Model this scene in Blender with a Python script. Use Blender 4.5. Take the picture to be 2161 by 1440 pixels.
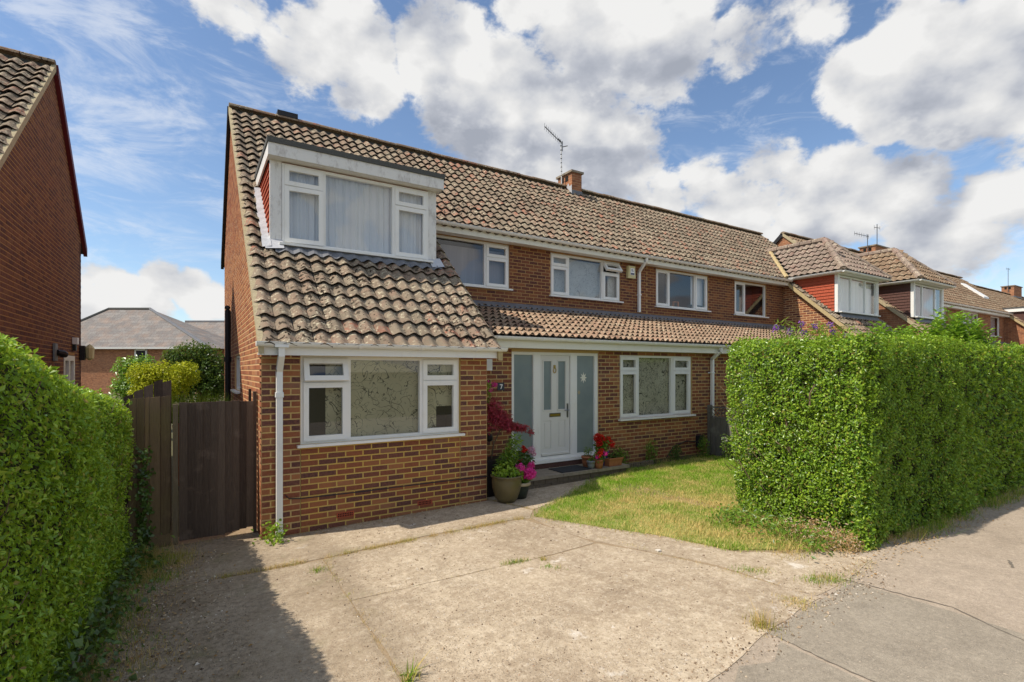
import bpy, bmesh, math, random
import numpy as np
from mathutils import Vector, Matrix
random.seed(7); RNG = np.random.default_rng(7)
for o in list(bpy.data.objects): bpy.data.objects.remove(o)
SC = bpy.context.scene
COL = SC.collection
R = math.radians

# ------------------------------------------------------------------ camera
CZ = 2.03
YAW = math.atan2(.5312, .8473)
cam = bpy.data.cameras.new('camera'); camo = bpy.data.objects.new('camera', cam); COL.objects.link(camo)
camo.location = (0, 0, CZ); camo.rotation_euler = (R(90), 0, -YAW)
cam.sensor_fit = 'HORIZONTAL'; cam.sensor_width = 36; cam.lens = 36*1072/2161.
cam.shift_y = 61/2161.; cam.clip_start = .05; cam.clip_end = 2000
SC.camera = camo

def ray(px, py):
    t = (px-1080.5)/1072.
    return Vector((.8473*t+.5312, .8473-.5312*t, -(py-781.)/1072.))
def at(px, py, fw):                       # place in the world at a depth along the view
    return Vector((0, 0, CZ)) + ray(px, py)*fw
def proj(X, Y, Z):
    r = .8473*X-.5312*Y; f = .5312*X+.8473*Y
    if f < .2: return (-9999, -9999, .2)
    return (1080.5+1072*r/f, 781-1072*(Z-CZ)/f, f)

# ------------------------------------------------------------------ colour management
SC.view_settings.view_transform = 'Standard'; SC.view_settings.look = 'None'
SC.view_settings.exposure = EXPOSURE = 0.92; SC.view_settings.gamma = 1
SC.view_settings.use_curve_mapping = False
SC.render.engine = 'CYCLES'
SC.cycles.max_bounces = 8; SC.cycles.diffuse_bounces = 4; SC.cycles.glossy_bounces = 3
SC.cycles.transmission_bounces = 4; SC.cycles.transparent_max_bounces = 10

# ------------------------------------------------------------------ node helpers
class NT:
    def __init__(s, tree): s.t = tree
    def n(s, typ, **kw):
        nd = s.t.nodes.new(typ)
        for k, v in kw.items():
            if hasattr(nd, k): setattr(nd, k, v)
        return nd
    def put(s, inp, v):
        if isinstance(v, bpy.types.NodeSocket): s.t.links.new(v, inp)
        elif v is not None:
            try: inp.default_value = v
            except Exception: inp.default_value = (*v, 1) if len(v) == 3 else v
    def math(s, op, a, b=None, c=None, clamp=False):
        nd = s.n('ShaderNodeMath', operation=op, use_clamp=clamp)
        s.put(nd.inputs[0], a); s.put(nd.inputs[1], b)
        if c is not None: s.put(nd.inputs[2], c)
        return nd.outputs[0]
    def vmath(s, op, a, b=None):
        nd = s.n('ShaderNodeVectorMath', operation=op); s.put(nd.inputs[0], a)
        if op == 'SCALE': s.put(nd.inputs['Scale'], b)
        elif b is not None: s.put(nd.inputs[1], b)
        return nd.outputs['Value'] if op in ('DOT_PRODUCT', 'LENGTH', 'DISTANCE') else nd.outputs[0]
    def noise(s, vec, scale, detail=3, rough=.5, dist=0, out='Fac'):
        nd = s.n('ShaderNodeTexNoise'); s.put(nd.inputs['Vector'], vec); nd.inputs['Scale'].default_value = scale
        nd.inputs['Detail'].default_value = detail; nd.inputs['Roughness'].default_value = rough
        nd.inputs['Distortion'].default_value = dist
        return nd.outputs[out]
    def voro(s, vec, scale, feature='F1', out='Distance', rand=1):
        nd = s.n('ShaderNodeTexVoronoi', feature=feature); s.put(nd.inputs['Vector'], vec)
        nd.inputs['Scale'].default_value = scale; nd.inputs['Randomness'].default_value = rand
        return nd.outputs[out]
    def ramp(s, fac, stops, interp='LINEAR'):
        nd = s.n('ShaderNodeValToRGB'); cr = nd.color_ramp; cr.interpolation = interp
        while len(cr.elements) < len(stops): cr.elements.new(.5)
        for e, (p, c) in zip(cr.elements, stops):
            e.position = p; e.color = (*c, 1) if len(c) == 3 else c
        s.put(nd.inputs[0], fac); return nd.outputs[0]
    def mapr(s, v, a, b, c=0., d=1., smooth=False):
        nd = s.n('ShaderNodeMapRange'); nd.interpolation_type = 'SMOOTHSTEP' if smooth else 'LINEAR'
        s.put(nd.inputs['Value'], v)
        for k, x in zip(('From Min', 'From Max', 'To Min', 'To Max'), (a, b, c, d)): nd.inputs[k].default_value = x
        nd.clamp = True
        return nd.outputs[0]
    def mix(s, fac, a, b, mode='MIX'):
        nd = s.n('ShaderNodeMix', data_type='RGBA', blend_type=mode)
        s.put(nd.inputs[0], fac); s.put(nd.inputs[6], a if isinstance(a, bpy.types.NodeSocket) else (*a, 1))
        s.put(nd.inputs[7], b if isinstance(b, bpy.types.NodeSocket) else (*b, 1)); return nd.outputs[2]
    def pos(s, scale=None):
        p = s.n('ShaderNodeNewGeometry').outputs['Position']
        return p if scale is None else s.vmath('MULTIPLY', p, scale)
    def rnd(s):                              # one number per piece, both for single objects and joined pieces
        a = s.n('ShaderNodeObjectInfo').outputs['Random']; b = s.n('ShaderNodeNewGeometry').outputs['Random Per Island']
        return s.math('FRACT', s.math('ADD', a, b))
    def bump(s, h, strength=.3, dist=.01):
        nd = s.n('ShaderNodeBump'); s.put(nd.inputs['Height'], h); nd.inputs['Strength'].default_value = strength
        nd.inputs['Distance'].default_value = dist; return nd.outputs[0]

# ------------------------------------------------------------------ sky and sun
SUND = Vector((.735, -.15, -1)).normalized()
wd = bpy.data.worlds.new('World'); SC.world = wd; wd.use_nodes = True
wt = wd.node_tree; wt.nodes.clear(); W = NT(wt)
# group: cloud density in a direction
grp = bpy.data.node_groups.new('cloud_density', 'ShaderNodeTree')
grp.interface.new_socket('Vector', in_out='INPUT', socket_type='NodeSocketVector')
grp.interface.new_socket('Density', in_out='OUTPUT', socket_type='NodeSocketFloat')
G = NT(grp); gi = G.n('NodeGroupInput'); go = G.n('NodeGroupOutput')
dirv = G.vmath('NORMALIZE', gi.outputs[0])
# heaps of cloud: direction (through a point of the photograph), angular radius, strength
HEAPS = [(640,110,85,.85),(735,90,90,.9),(760,180,70,.8),(930,95,85,.95),(1000,190,90,1.),(1060,260,130,1.),(1200,270,125,1.),(1300,330,95,.95),(1180,370,120,.9),(1390,420,60,.8),
         (1110,0,60,.7),(1240,70,95,1.),(1380,95,105,1.),(1420,30,80,.9),(1560,95,65,.72),(1640,50,60,.66),(1730,10,70,.7),(490,-5,80,.8),(1950,0,90,.6),
         (1810,170,75,.8),(1940,110,105,1.),(2070,90,110,1.),(2010,215,105,1.),(2150,200,110,1.),(1880,225,70,.8),(2140,300,70,.7),
         (1480,390,60,.72),(1620,380,80,.75),(1560,450,90,.85),(1760,420,100,.85),(1930,400,90,.75),(2090,430,100,.8),(1700,480,90,.85),(2000,500,120,.85),
         (345,590,48,.85),(400,605,45,.85),(240,600,50,.8),(190,580,40,.7),(300,635,60,.8),(440,635,45,.8),(210,650,60,.75)]
def angr(px, py, r): return .5*min(ray(px-r, py).angle(ray(px+r, py)), 1.15*ray(px, py-r).angle(ray(px, py+r)))*1.08
HEAPS = [(px, py, angr(px, py, r), w) for px, py, r, w in HEAPS]
def cover(N, vec, heaps, grow=1.):
    c = None
    for px, py, r, w in heaps:
        d = ray(px, py).normalized(); v = N.mapr(N.vmath('DOT_PRODUCT', vec, tuple(d)), math.cos(r*1.5*grow), 1.0, 0, w, True)
        c = v if c is None else N.math('MAXIMUM', c, v)
    return c
cov = cover(G, dirv, HEAPS)
st = G.vmath('MULTIPLY', dirv, (1, 1, 1.5))
big = G.noise(st, 6.5, 8, .65, .12)
soft = G.noise(st, 6.5, 2, .6, .12); soft2 = G.noise(G.vmath('ADD', st, (-.04, 0, .07)), 6.5, 2, .6, .12)
bil = G.noise(st, 24, 3, .6)
# away from the heaps the same sort of broken cloud goes on over the rest of the sky
fdir = Vector((.5312, .8473, .22)).normalized()
outside = G.mapr(G.vmath('DOT_PRODUCT', dirv, tuple(fdir)), .55, .72, 1, 0, True)
cov = G.math('MAXIMUM', cov, G.math('MULTIPLY', G.mapr(soft, .44, .58, 0, .9, True), outside))
bigc = G.math('SUBTRACT', big, .5)
dens = G.math('ADD', G.math('MULTIPLY', cov, 1.25), G.math('MULTIPLY', bigc, 2.7))
dens = G.math('ADD', dens, G.math('MULTIPLY', G.math('SUBTRACT', G.math('ABSOLUTE', G.math('SUBTRACT', bil, .5)), .1), -.9))
dens = G.math('SUBTRACT', dens, .50)
relief = G.math('ADD', G.math('MULTIPLY', G.math('SUBTRACT', soft, soft2), 3.2), G.math('MULTIPLY', G.math('SUBTRACT', bil, .5), 1.0))
above = cover(G, G.vmath('NORMALIZE', G.vmath('ADD', dirv, (-.02, 0, .12))), [q for q in HEAPS if q[2] > .06 and q[3] > .8], .75)
grp.interface.new_socket('Relief', in_out='OUTPUT', socket_type='NodeSocketFloat'); grp.interface.new_socket('Above', in_out='OUTPUT', socket_type='NodeSocketFloat')
grp.links.new(dens, go.inputs[0]); grp.links.new(relief, go.inputs[1]); grp.links.new(above, go.inputs[2])
tc = W.n('ShaderNodeTexCoord').outputs['Generated']
cg = W.n('ShaderNodeGroup'); cg.node_tree = grp; W.put(cg.inputs[0], tc); d0, rel, abv = cg.outputs
alpha = W.mapr(d0, -.10, .36, 0, 1, True)
light = W.math('ADD', .74, W.math('MULTIPLY', rel, .8)); light = W.math('SUBTRACT', light, W.math('MULTIPLY', W.math('MULTIPLY', abv, W.mapr(d0, .05, .8)), .50), clamp=True)
ccol = W.ramp(light, [(0, (.20, .215, .25)), (.3, (.265, .278, .31)), (.55, (.35, .357, .372)), (.8, (.415, .415, .415)), (1, (.465, .463, .458))])
wd.cycles.sampling_method = 'NONE'
sky = W.n('ShaderNodeTexSky', sky_type='NISHITA'); sky.sun_disc = False
sky.sun_elevation = R(53); sky.sun_rotation = math.atan2(-.735, .15); sky.air_density = 1.0; sky.dust_density = .3; sky.ozone_density = 2.6
# thin high veil of cirrus
cir = W.noise(W.vmath('MULTIPLY', tc, (1.2, 2.4, 5)), 4.5, 5, .66, .6)
veil = W.math('MULTIPLY', W.mapr(cir, .48, .74, 0, .42, True), 1.0)
wm = None
for px, py, r in ((170, 190, .13), (250, 60, .05), (60, 70, .09), (330, 230, .07)):
    q = W.mapr(W.vmath('DOT_PRODUCT', tc, tuple(ray(px, py).normalized())), math.cos(r*1.5), 1, 0, 1, True); wm = q if wm is None else W.math('MAXIMUM', wm, q)
ws = W.noise(W.vmath('MULTIPLY', tc, (1, 1.6, 2.6)), 7, 6, .68, .5); veil = W.math('MAXIMUM', veil, W.math('MULTIPLY', W.mapr(W.math('ADD', ws, W.math('MULTIPLY', wm, .22)), .58, .86, 0, .55, True), wm))
bg1 = W.n('ShaderNodeBackground'); W.put(bg1.inputs[0], sky.outputs[0]); bg1.inputs[1].default_value = .084
bgv = W.n('ShaderNodeBackground'); bgv.inputs[0].default_value = (.46, .475, .50, 1); bgv.inputs[1].default_value = 1
bg2 = W.n('ShaderNodeBackground'); W.put(bg2.inputs[0], ccol); bg2.inputs[1].default_value = 1.0
mv = W.n('ShaderNodeMixShader'); W.put(mv.inputs[0], veil); wt.links.new(bg1.outputs[0], mv.inputs[1]); wt.links.new(bgv.outputs[0], mv.inputs[2])
mc = W.n('ShaderNodeMixShader'); W.put(mc.inputs[0], alpha); wt.links.new(mv.outputs[0], mc.inputs[1]); wt.links.new(bg2.outputs[0], mc.inputs[2])
wo = W.n('ShaderNodeOutputWorld'); wt.links.new(mc.outputs[0], wo.inputs[0])

sun = bpy.data.lights.new('sun', 'SUN'); sun.energy = 2.7; sun.angle = R(.53); sun.color = (1, .90, .76)
suno = bpy.data.objects.new('sun', sun); COL.objects.link(suno); suno.location = (-20, 5, 30)
suno.rotation_euler = SUND.to_track_quat('-Z', 'Y').to_euler()

# ------------------------------------------------------------------ materials
MATS = {}
def mat(name, fn):
    m = bpy.data.materials.new(name); m.use_nodes = True; t = m.node_tree; t.nodes.clear(); N = NT(t)
    out = N.n('ShaderNodeOutputMaterial'); res = fn(N)
    t.links.new(res, out.inputs[0]); MATS[name] = m; return m
def prin(N, col, rough=.8, normal=None, metal=0, spec=.3):
    b = N.n('ShaderNodeBsdfPrincipled'); N.put(b.inputs['Base Color'], col if isinstance(col, bpy.types.NodeSocket) else (*col, 1))
    N.put(b.inputs['Roughness'], rough); b.inputs['Metallic'].default_value = metal
    b.inputs['Specular IOR Level'].default_value = spec
    if normal is not None: N.put(b.inputs['Normal'], normal)
    return b.outputs[0]

def m_brick(ramp, dirt=.3):
    def f(N):
        p = N.pos(); r = N.rnd()
        c = N.ramp(r, ramp)
        n1 = N.noise(p, 38, 4, .65); n2 = N.noise(p, 7, 3)
        c = N.mix(N.mapr(n1, .38, .75, 0, .4), c, (.36, .16, .085), 'MIX')
        c = N.mix(N.mapr(n2, .5, .8, 0, dirt), c, (.085, .05, .045))
        c = N.mix(N.mapr(N.voro(p, 120), 0, .25, .35, 0), c, (.05, .03, .03))
        h = N.noise(p, 160, 4, .7)
        return prin(N, c, .88, N.bump(h, .35, .004), spec=.2)
    return f
mat('brick', m_brick([(0, (.085, .04, .04)), (.2, (.13, .052, .044)), (.42, (.20, .066, .038)), (.68, (.26, .09, .044)), (.88, (.33, .14, .06)), (1, (.23, .115, .075))]))
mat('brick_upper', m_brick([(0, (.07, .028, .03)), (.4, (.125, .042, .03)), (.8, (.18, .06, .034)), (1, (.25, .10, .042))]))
mat('brick_orange', m_brick([(0, (.22, .08, .045)), (.4, (.36, .13, .06)), (.8, (.44, .20, .09)), (1, (.38, .20, .12))], .15))
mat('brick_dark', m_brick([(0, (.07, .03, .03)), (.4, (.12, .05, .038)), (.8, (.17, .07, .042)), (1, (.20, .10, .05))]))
def m_mortar(c1, c2):
    def f(N):
        p = N.pos(); n = N.noise(p, 3, 4); n2 = N.noise(p, 90, 3)
        c = N.mix(N.mapr(n, .3, .7), c1, c2); c = N.mix(N.mapr(n2, .45, .8, 0, .4), c, (.2, .13, .07))
        return prin(N, c, .95, N.bump(n2, .5, .004), spec=.1)
    return f
mat('mortar', m_mortar((.54, .37, .14), (.48, .345, .175)))
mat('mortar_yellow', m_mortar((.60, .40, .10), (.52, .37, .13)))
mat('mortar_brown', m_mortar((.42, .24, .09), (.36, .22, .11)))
mat('mortar_orange', m_mortar((.66, .42, .20), (.62, .42, .24)))

def m_farbrick(ca, cb, mo, bw=.225, bh=.075):
    def f(N):
        p = N.pos(); sx = N.n('ShaderNodeSeparateXYZ'); N.put(sx.inputs[0], p)
        nrm = N.n('ShaderNodeSeparateXYZ'); N.put(nrm.inputs[0], N.n('ShaderNodeNewGeometry').outputs['Normal'])
        u = N.math('SUBTRACT', N.math('MULTIPLY', sx.outputs[0], nrm.outputs[1]), N.math('MULTIPLY', sx.outputs[1], nrm.outputs[0]))
        cb_ = N.n('ShaderNodeCombineXYZ'); N.put(cb_.inputs[0], u); N.put(cb_.inputs[1], sx.outputs[2])
        b = N.n('ShaderNodeTexBrick'); N.put(b.inputs['Vector'], cb_.outputs[0])
        b.inputs['Color1'].default_value = (*ca, 1); b.inputs['Color2'].default_value = (*cb, 1); b.inputs['Mortar'].default_value = (*mo, 1)
        b.inputs['Scale'].default_value = 1; b.inputs['Brick Width'].default_value = bw; b.inputs['Row Height'].default_value = bh
        b.inputs['Mortar Size'].default_value = .006; b.inputs['Mortar Smooth'].default_value = .2
        c = N.mix(N.mapr(N.noise(p, 9, 4), .4, .75, 0, .45), b.outputs[0], (.10, .05, .045))
        c = N.mix(N.mapr(N.noise(p, 1.1, 4), .45, .75, 0, .3), c, (.40, .24, .15))
        return prin(N, c, .9, N.bump(b.outputs['Fac'], -.4, .006), spec=.15)
    return f
mat('wall_far', m_farbrick((.40, .17, .085), (.25, .10, .055), (.45, .30, .17)))
mat('wall_house', m_farbrick((.22, .09, .055), (.12, .05, .04), (.42, .27, .11)))
mat('wall_back', m_farbrick((.46, .20, .10), (.27, .11, .06), (.42, .29, .18)))

def m_tile(base, pink, red, moss=.5, pinkness=.3):
    def f(N):
        p = N.pos(); r = N.rnd(); r2 = N.math('FRACT', N.math('MULTIPLY', r, 7.31))
        c = N.mix(r2, base, tuple(x*1.22 for x in base))
        c = N.mix(N.mapr(r, .55, .9, 0, pinkness), c, pink)
        c = N.mix(N.math('MULTIPLY', N.mapr(r, .80, .86), N.mapr(N.noise(p, 8, 3, .6), .5, .58, 0, .85)), c, red)
        n = N.noise(p, 6, 4, .6); c = N.mix(N.mapr(n, .46, .68, 0, .6), c, pink)
        n2 = N.noise(p, 55, 4, .7); c = N.mix(N.mapr(n2, .35, .7, 0, .35), c, tuple(x*.62 for x in base))
        lich = N.math('MULTIPLY', N.mapr(N.noise(p, 20, 3, .6), .56, .61), N.mapr(N.noise(p, 2.5, 2), .40, .52)); c = N.mix(N.math('MULTIPLY', lich, .7), c, (.55, .50, .36))
        mask = N.mapr(N.noise(p, .95, 4, .65), .43, .55); st_ = N.noise(N.vmath('MULTIPLY', p, (1, .35, .35)), 3.2, 4, .65); c = N.mix(N.mapr(st_, .5, .75, 0, .5), c, tuple(x*.5 for x in base))
        ms = N.math('MULTIPLY', N.mapr(N.noise(p, 17, 2, .5), .57, .60), mask)
        c = N.mix(N.math('MULTIPLY', ms, moss), c, (.035, .026, .018))
        spot = N.math('MULTIPLY', N.mapr(N.voro(p, 16), .20, .25, 1, 0), N.mapr(N.noise(p, 3.3, 2), .46, .54))
        c = N.mix(N.math('MULTIPLY', spot, moss*.8), c, (.04, .03, .02))
        h = N.math('ADD', N.math('MULTIPLY', n2, .6), ms)
        return prin(N, c, .92, N.bump(h, .5, .008), spec=.15)
    return f
mat('tile', m_tile((.22, .18, .132), (.31, .195, .14), (.37, .14, .09), 1., .4))
mat('tile_low', m_tile((.29, .205, .140), (.335, .215, .150), (.33, .18, .12), .6, .5))
mat('tile_far', m_tile((.225, .16, .105), (.26, .165, .11), (.26, .145, .09), .4, .4))
mat('tile_mauve', m_tile((.26, .205, .165), (.29, .20, .17), (.28, .17, .13), .3, .5))
def m_plain(col, rough=.7, noise=.15, sc=20, bump=.1, spec=.3, metal=0, dark=None):
    def f(N):
        p = N.pos(); n = N.noise(p, sc, 4, .6)
        c = N.mix(N.mapr(n, .35, .75, 0, noise*2), col, dark or tuple(x*.5 for x in col))
        return prin(N, c, rough, N.bump(n, bump, .004), metal, spec)
    return f
mat('tile_edge', m_plain((.045, .036, .03), .95, .4, 30, .5, .05, dark=(.09, .07, .05)))
def m_upvc(col, grime):
    def f(N):
        p = N.pos(); n = N.noise(N.vmath('MULTIPLY', p, (1, 1, .35)), 9, 5, .65)
        c = N.mix(N.mapr(n, .55, .8, 0, grime), col, (.42, .36, .24))
        return prin(N, c, .38, spec=.4)
    return f
mat('upvc', m_upvc((.80, .795, .77), .22)); mat('upvc_old', m_upvc((.74, .73, .70), .55))
mat('upvc_cream', m_upvc((.76, .74, .64), .25))
def m_weathered(N):
    p = N.pos(); n = N.noise(N.vmath('MULTIPLY', p, (1, 1, .5)), 8, 6, .7); k = N.mapr(n, .5, .66, 0, .65)
    return prin(N, N.mix(k, (.72, .71, .69), (.38, .35, .33)), .6, N.bump(n, .2, .003))
mat('painted_wood', m_weathered)
mat('felt', m_plain((.075, .077, .075), .9, .35, 40, .5, dark=(.12, .12, .11)))
mat('lead', m_plain((.165, .175, .195), .6, .35, 6, .2, .4, dark=(.10, .10, .115)))
mat('lead_bright', m_plain((.50, .51, .54), .55, .2, 12, .2, .4))
mat('cement', m_plain((.48, .41, .27), .95, .35, 30, .7, .1, dark=(.26, .22, .13)))
mat('verge', m_plain((.50, .40, .22), .95, .3, 25, .5, .1))
mat('dark_gap', lambda N: prin(N, (.012, .011, .01), .9))
mat('black_plastic', m_plain((.022, .022, .025), .5, .1)); mat('dark_red', m_plain((.13, .02, .03), .6, .15))
mat('metal_grey', m_plain((.16, .16, .165), .45, .2, 40, metal=.7)); mat('white_pole', m_plain((.62, .62, .62), .5, .1))
mat('brass', lambda N: prin(N, (.52, .36, .10), .35, metal=.9)); mat('chrome', lambda N: prin(N, (.28, .28, .28), .3, metal=.9))
mat('clay_red', m_plain((.42, .09, .045), .85, .25, 30)); mat('clay_brown', m_plain((.11, .055, .045), .85, .25, 30))
mat('clay_dred', m_plain((.22, .045, .03), .85, .25, 30))
mat('terracotta', m_plain((.38, .15, .07), .8, .25, 18)); mat('glaze_olive', m_plain((.13, .105, .045), .35, .35, 5, .1, .5, dark=(.07, .06, .03)))
mat('glaze_dark', m_plain((.035, .045, .035), .4, .2, 8)); mat('glaze_blue', m_plain((.03, .06, .28), .3, .15, 8)); mat('pot_cream', m_plain((.45, .38, .25), .6, .2))
mat('pot_black', m_plain((.02, .016, .016), .6, .2)); mat('pot_grey', m_plain((.22, .24, .25), .6, .2)); mat('soil', m_plain((.06, .042, .03), .95, .3, 40, .8))
mat('stone', m_plain((.30, .255, .20), .9, .3, 14, .4, .15)); mat('stone_dark', m_plain((.18, .145, .11), .95, .35, 22, .5, .1))
mat('mat_rubber', m_plain((.035, .037, .042), .9, .25, 60, .8)); mat('slate', m_plain((.05, .06, .075), .5, .15))
mat('letter_white', lambda N: prin(N, (.85, .85, .85), .5)); mat('alarm_cream', m_plain((.62, .56, .30), .5, .08)); mat('alarm_ink', lambda N: prin(N, (.05, .06, .12), .5))
mat('door_white', m_upvc((.70, .69, .66), .06))
def m_wood(col, alt, green=.0):
    def f(N):
        p = N.pos(); r = N.rnd(); g = N.noise(N.vmath('MULTIPLY', p, (9, 9, .55)), 9, 6, .65, .3)
        c = N.mix(N.mapr(g, .3, .75), col, tuple(x*.45 for x in col)); c = N.mix(N.math('MULTIPLY', r, .75), c, alt)
        w = N.noise(p, 4.5, 4, .6); c = N.mix(N.mapr(w, .58, .74, 0, .3), c, tuple(min(1, x*1.8) for x in alt)); fg = N.noise(N.vmath('MULTIPLY', p, (30, 30, 1.2)), 6, 4, .7); c = N.mix(N.mapr(fg, .5, .7, 0, .5), c, tuple(x*.4 for x in col))
        if green:
            z = N.n('ShaderNodeSeparateXYZ'); N.put(z.inputs[0], p)
            c = N.mix(N.math('MULTIPLY', N.mapr(N.noise(p, 3, 4), .35, .7), green), c, (.16, .13, .05))
        return prin(N, c, .9, N.bump(g, .5, .006), spec=.15)
    return f
mat('gate_wood', m_wood((.10, .071, .055), (.19, .14, .105))); mat('fence_wood', m_wood((.17, .115, .07), (.22, .15, .09), .5))
mat('post_wood', m_wood((.17, .135, .09), (.2, .16, .11), .3)); mat('grey_wood', m_wood((.17, .155, .13), (.2, .185, .16)))
mat('bark', m_wood((.12, .085, .055), (.2, .15, .09)))

# glass: clear pane with a surface reflection
def m_glass(tint=(.985, .99, .985), refl=1.):
    def f(N):
        lw = N.n('ShaderNodeLayerWeight'); lw.inputs[0].default_value = .5
        k = N.math('ADD', .075*refl, N.math('MULTIPLY', N.math('POWER', lw.outputs['Facing'], 4.), .9), clamp=True)
        gl = N.n('ShaderNodeBsdfGlossy'); gl.inputs['Roughness'].default_value = .02; gl.inputs[0].default_value = (1, 1, 1, 1)
        tr = N.n('ShaderNodeBsdfTransparent'); tr.inputs[0].default_value = (*tint, 1)
        m = N.n('ShaderNodeMixShader'); N.put(m.inputs[0], k); N.t.links.new(tr.outputs[0], m.inputs[1]); N.t.links.new(gl.outputs[0], m.inputs[2])
        return m.outputs[0]
    return f
mat('glass', m_glass(refl=1.0)); mat('glass_clear', m_glass(refl=1.3))
def m_frost(N):
    p = N.pos(); n = N.noise(p, 3, 3); c = N.mix(N.mapr(n, .35, .7), (.19, .235, .245), (.235, .28, .28))
    return prin(N, c, .28, N.bump(N.noise(p, 90, 2), .12, .004), spec=.8)
mat('frosted_glass', m_frost)
def m_twigs(bgc, line, sc=4, w=.012):
    def f(N):
        p = N.vmath('MULTIPLY', N.pos(), (1, .2, 1)); k = None
        for q, (s_, w_, off) in enumerate(((sc, w, 0), (sc*1.7, w*1.2, 3.1), (sc*2.6, w*1.4, 7.7))):
            v = N.vmath('ADD', p, (off, off*.3, off*.7)); n = N.noise(v, s_, 1, .4, 1.1); d = N.math('ABSOLUTE', N.math('SUBTRACT', n, .5))
            l = N.math('MULTIPLY', N.mapr(d, w_*.5, w_, 1, 0), N.mapr(N.noise(v, s_*.8, 1), .40, .46)); k = l if k is None else N.math('MAXIMUM', k, l)
        c = N.mix(k, N.mix(N.mapr(N.noise(p, 1.5, 2), .35, .65), bgc, tuple(x*.8 for x in bgc)), line)
        return prin(N, c, .8)
    return f
mat('blind_twigs', m_twigs((.34, .325, .21), (.045, .045, .03), 3.0, .010)); mat('blind_main', m_twigs((.44, .43, .32), (.075, .075, .055), 4.2, .013)); mat('blind_pale', m_twigs((.46, .48, .475), (.25, .26, .26), 4.0, .010))
def m_curtain(col, sc=22, amt=.35):
    def f(N):
        p = N.pos(); n = N.noise(N.vmath('MULTIPLY', p, (1, 1, .03)), sc, 3, .6)
        c = N.mix(N.mapr(n, .3, .7, 0, amt), col, tuple(x*.62 for x in col))
        return prin(N, c, .9, N.bump(n, .6, .03))
    return f
mat('net_curtain', m_curtain((.60, .62, .65), 22, .28)); mat('grey_blind', m_curtain((.24, .24, .28), 8, .5)); mat('pink_curtain', m_curtain((.50, .43, .45), 30)); mat('white_blind', m_curtain((.80, .81, .82), 10, .2))
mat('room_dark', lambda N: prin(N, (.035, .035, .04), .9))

# leaves
def m_leaf(stops, transl=.35, gloss=.10, patch=None):
    def f(N):
        p = N.pos(); r = N.rnd(); c = N.ramp(r, stops)
        c = N.mix(N.mapr(N.noise(p, 2.2, 3), .4, .65, 0, .35), c, patch or stops[len(stops)//2][1])
        d = N.n('ShaderNodeBsdfDiffuse'); N.put(d.inputs[0], c)
        t = N.n('ShaderNodeBsdfTranslucent'); N.put(t.inputs[0], N.mix(.35, c, (.35, .42, .03)))
        g = N.n('ShaderNodeBsdfGlossy'); g.inputs['Roughness'].default_value = .35; g.inputs[0].default_value = (.9, .95, 1, 1)
        a = N.n('ShaderNodeMixShader'); a.inputs[0].default_value = transl; N.t.links.new(d.outputs[0], a.inputs[1]); N.t.links.new(t.outputs[0], a.inputs[2])
        lw = N.n('ShaderNodeLayerWeight'); lw.inputs[0].default_value = .25
        b = N.n('ShaderNodeMixShader'); N.put(b.inputs[0], N.math('ADD', N.math('MULTIPLY', lw.outputs[0], gloss), gloss*.4)); N.t.links.new(a.outputs[0], b.inputs[1]); N.t.links.new(g.outputs[0], b.inputs[2])
        return b.outputs[0]
    return f
mat('leaf_privet', m_leaf([(0, (.045, .11, .012)), (.25, (.105, .215, .016)), (.62, (.19, .35, .02)), (.92, (.32, .47, .032)), (.98, (.38, .30, .07)), (1, (.30, .18, .06))], .45, .055))
mat('leaf_privet_lit', m_leaf([(0, (.08, .175, .016)), (.25, (.165, .31, .02)), (.62, (.27, .46, .026)), (.92, (.42, .57, .04)), (.98, (.44, .36, .09)), (1, (.34, .21, .08))], .45, .05))  # lit copy of the privet leaf: shade on the left hedge lifted by colour
mat('leaf_tip', m_leaf([(0, (.15, .31, .02)), (.5, (.28, .46, .03)), (1, (.43, .56, .05))]))
mat('leaf_gold', m_leaf(gloss=.03, stops=[(0, (.28, .34, .02)), (.5, (.46, .50, .025)), (1, (.58, .58, .04))]))
mat('leaf_laurel', m_leaf(stops=[(0, (.09, .20, .014)), (.5, (.20, .38, .024)), (1, (.33, .52, .04))], gloss=.12))
mat('leaf_dark', m_leaf(gloss=.04, stops=[(0, (.03, .065, .014)), (.5, (.065, .125, .025)), (1, (.14, .22, .04))]))
mat('leaf_plant', m_leaf([(0, (.06, .12, .014)), (.5, (.13, .24, .022)), (1, (.24, .36, .04))], gloss=.05))
mat('leaf_lime', m_leaf(gloss=.05, stops=[(0, (.14, .24, .02)), (.5, (.24, .38, .03)), (1, (.34, .46, .05))]))
mat('leaf_maple', m_leaf([(0, (.20, .016, .035)), (.5, (.42, .035, .07)), (1, (.60, .07, .12))], .4, .06))
mat('leaf_ivy', m_leaf([(0, (.045, .09, .016)), (.6, (.09, .17, .028)), (1, (.16, .26, .04))]))
mat('petal_red', m_leaf([(0, (.45, .006, .01)), (1, (.75, .02, .02))], .3, .02)); mat('petal_pink', m_leaf([(0, (.70, .02, .25)), (1, (.85, .08, .42))], .3, .02))
mat('petal_pale', m_leaf([(0, (.70, .30, .50)), (1, (.85, .5, .65))], .3, .02)); mat('petal_white', m_leaf([(0, (.75, .75, .7)), (1, (.85, .85, .8))], .3, .02)); mat('petal_purple', m_leaf([(0, (.22, .07, .42)), (1, (.38, .16, .60))], .3, .02))
mat('twig', m_plain((.20, .145, .09), .9, .25, 30)); mat('twig_dark', m_plain((.05, .045, .025), .95, .4, 25, .6, dark=(.02, .025, .01)))
mat('dry_twig', m_plain((.36, .24, .14), .9, .3, 30))
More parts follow.
